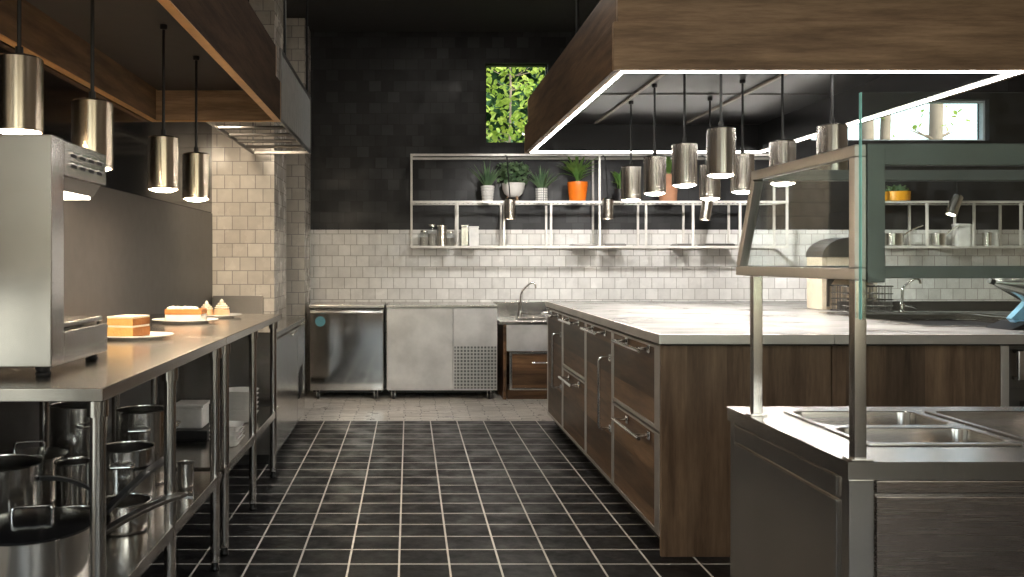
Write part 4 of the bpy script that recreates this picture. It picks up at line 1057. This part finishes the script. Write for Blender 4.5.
# ------------------------------------------------------------------ garden outside the windows
m = MB(); m.box(-6, 16, RY1+.2, 24, -.1, 0); struct(m.build('ground', GRASS, smooth=False))
def tree(name, x, y, h, r, crown, label, n, lm, size, lean=0, leaves=True):
    t = thing(name, label, 'tree', (x, y, 0), 'trees outside the windows')
    q = MB(); pts = [(x+lean*u*h+.02*math.sin(9*u), y, h*u) for u in [0, .15, .3, .45, .6, .75, .9, 1]]
    q.tube(pts, r, 12, r2=r*.55)
    if crown:
        for k in range(26):
            zz = h*(.45+.5*random.random()); a = random.uniform(0, 2*PI); L = crown*random.uniform(.4, .9)
            q.tube([(x+lean*zz, y, zz), (x+lean*zz+L*.5*math.cos(a), y+L*.5*math.sin(a), zz+.12*L), (x+lean*zz+L*math.cos(a), y+L*math.sin(a), zz+.35*L)], r*.22, 6, r2=.003)
    q.build('trunk', BARK, t)
    if n:
        q = MB()
        for k in range(n):
            a = random.uniform(0, 2*PI); rr_ = crown*random.random()**.6; zz = h*(.42+.7*random.random())
            q.leaf((x+lean*zz+rr_*math.cos(a), y+rr_*math.sin(a)*.8, zz), size*random.uniform(.6, 1.3), asp=.55)
        q.build('foliage', lm, t, smooth=False)
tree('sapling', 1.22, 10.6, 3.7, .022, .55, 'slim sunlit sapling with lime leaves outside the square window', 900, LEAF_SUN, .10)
q = MB(); b = bmesh.new()
gv = [[b.verts.new((-1.2+5.6*i/40, 12.75+.25*math.sin(i*1.7+j)*math.cos(j*1.3), 5.4*j/40)) for j in range(41)] for i in range(41)]
gb = [[b.verts.new((-1.2+5.6*i/40, 13.4, 5.4*j/40)) for j in (0, 40)] for i in (0, 40)]
for i in range(40):
    for j in range(40): b.faces.new((gv[i][j], gv[i+1][j], gv[i+1][j+1], gv[i][j+1]))
b.faces.new((gb[0][0], gb[0][1], gb[1][1], gb[1][0])); b.faces.new([gv[i][40] for i in range(41)]+[gb[1][1], gb[0][1]])
q._add(b)
for k in range(2600):
    q.leaf((random.uniform(-.8, 4.0), 12.5+random.uniform(-.5, .1), random.uniform(.6, 5.4)), random.uniform(.14, .3), asp=.6)
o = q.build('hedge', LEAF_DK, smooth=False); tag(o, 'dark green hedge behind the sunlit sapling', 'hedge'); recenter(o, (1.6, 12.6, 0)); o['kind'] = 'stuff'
tree('garden_tree', 5.80, 11.0, 5.2, .11, 0, 'thick pale trunk at the left of the bright high window', 0, None, .1, .0)
tree('garden_tree', 6.06, 11.2, 5.2, .08, .1, 'leaning pale trunk second from the left in the bright window', 60, LEAF_SUN, .08, .03)
tree('garden_tree', 6.62, 11.0, 5.4, .10, .45, 'branching pale trunk in the middle of the bright high window', 150, LEAF_SUN, .08, .02)

# ------------------------------------------------------------------ light
w_ = bpy.data.worlds.new('sky'); SC.world = w_; w_.use_nodes = True; nt = w_.node_tree
bg = nt.nodes['Background']; sky = N(nt, 'ShaderNodeTexSky', sky_type='NISHITA'); sky.sun_disc = False
sky.sun_elevation = math.radians(42); sky.sun_rotation = math.radians(150); sky.air_density = 1.0; sky.dust_density = 2.5
nt.links.new(mix(nt, sky.outputs[0], (1, .96, .9), .75), bg.inputs[0]); bg.inputs[1].default_value = 1.5
def light(nm, kind, loc, rot, energy, col, **kw):
    l = bpy.data.lights.new(nm, kind); l.energy = energy; l.color = col
    for k, v in kw.items(): setattr(l, k, v)
    o = bpy.data.objects.new(nm, l); COL.objects.link(o); o.location = loc; o.rotation_euler = rot; return o
light('sun', 'SUN', (0, 0, 10), (math.radians(50), 0, math.radians(35)), 3.0, (1, .95, .85), angle=.01)
def wall_fill(x, y, z, tx, ty, tz, e, col, par, ang=80):  # added fill spots, hidden behind the canopies, to brighten the tiles
    d = Vector((tx-x, ty-y, tz-z)).normalized()
    q = MB(); q.tube([Vector((x, y, z))-d*.06, Vector((x, y, z))], .03, 16); q.tube([Vector((x, y, z))-d*.06, (x, y, zb_canopy)], .006, 8); q.build('hidden_fill_head', BLACKM, par)
    l = light('hidden_wall_fill', 'SPOT', Vector((x, y, z))+d*.01, (0, 0, 0), e, col, spot_size=math.radians(ang), spot_blend=.9, shadow_soft_size=.08)
    l.rotation_euler = d.to_track_quat('-Z', 'Y').to_euler()
zb_canopy = 2.40
wall_fill(-1.2, 5.15, 2.2, -1.27, 6.68, 1.15, 70, (1, .82, .6), LC)
for x, tx, e in ((.98, 1.0, 50), (1.75, 2.0, 55), (2.45, 3.1, 60), (2.62, 4.7, 170)): wall_fill(x, 6.82, 2.22, tx, 8.35, 1.2, e, (1, .97, .93), RC, 85)
# unseen fill lights added on the ceiling, above and behind the camera
for x, y, e in ((.1, 1.2, 6.5), (.1, 3.6, 6.5), (.5, 6.7, 6), (2.0, 1.9, 6.5), (3.4, .6, 6.5), (-.2, -2.5, 6.5), (2.7, -2.5, 6.5), (4.6, 7.2, 8), (-.8, .9, 6), (-.8, -.7, 6)):
    light('ceiling_fill', 'AREA', (x, y, RZ-.01), (0, 0, 0), e, (1, .93, .84), shape='DISK', size=.11)

# ------------------------------------------------------------------ camera and view
cam = bpy.data.cameras.new('camera'); co = bpy.data.objects.new('camera', cam); COL.objects.link(co)
co.location = (0, 0, H); co.rotation_euler = (PI/2, 0, 0)
cam.sensor_fit = 'HORIZONTAL'; cam.sensor_width = 36; cam.lens = 36*F/1024
cam.shift_x = (512-VX)/1024; cam.shift_y = -(288.5-VY)/1024
cam.clip_start = .02; cam.clip_end = 100
SC.camera = co
vs = SC.view_settings; SC.display_settings.display_device = 'sRGB'
vs.view_transform = 'Standard'; vs.look = 'None'; vs.exposure = 0.42; vs.gamma = 1; vs.use_curve_mapping = False
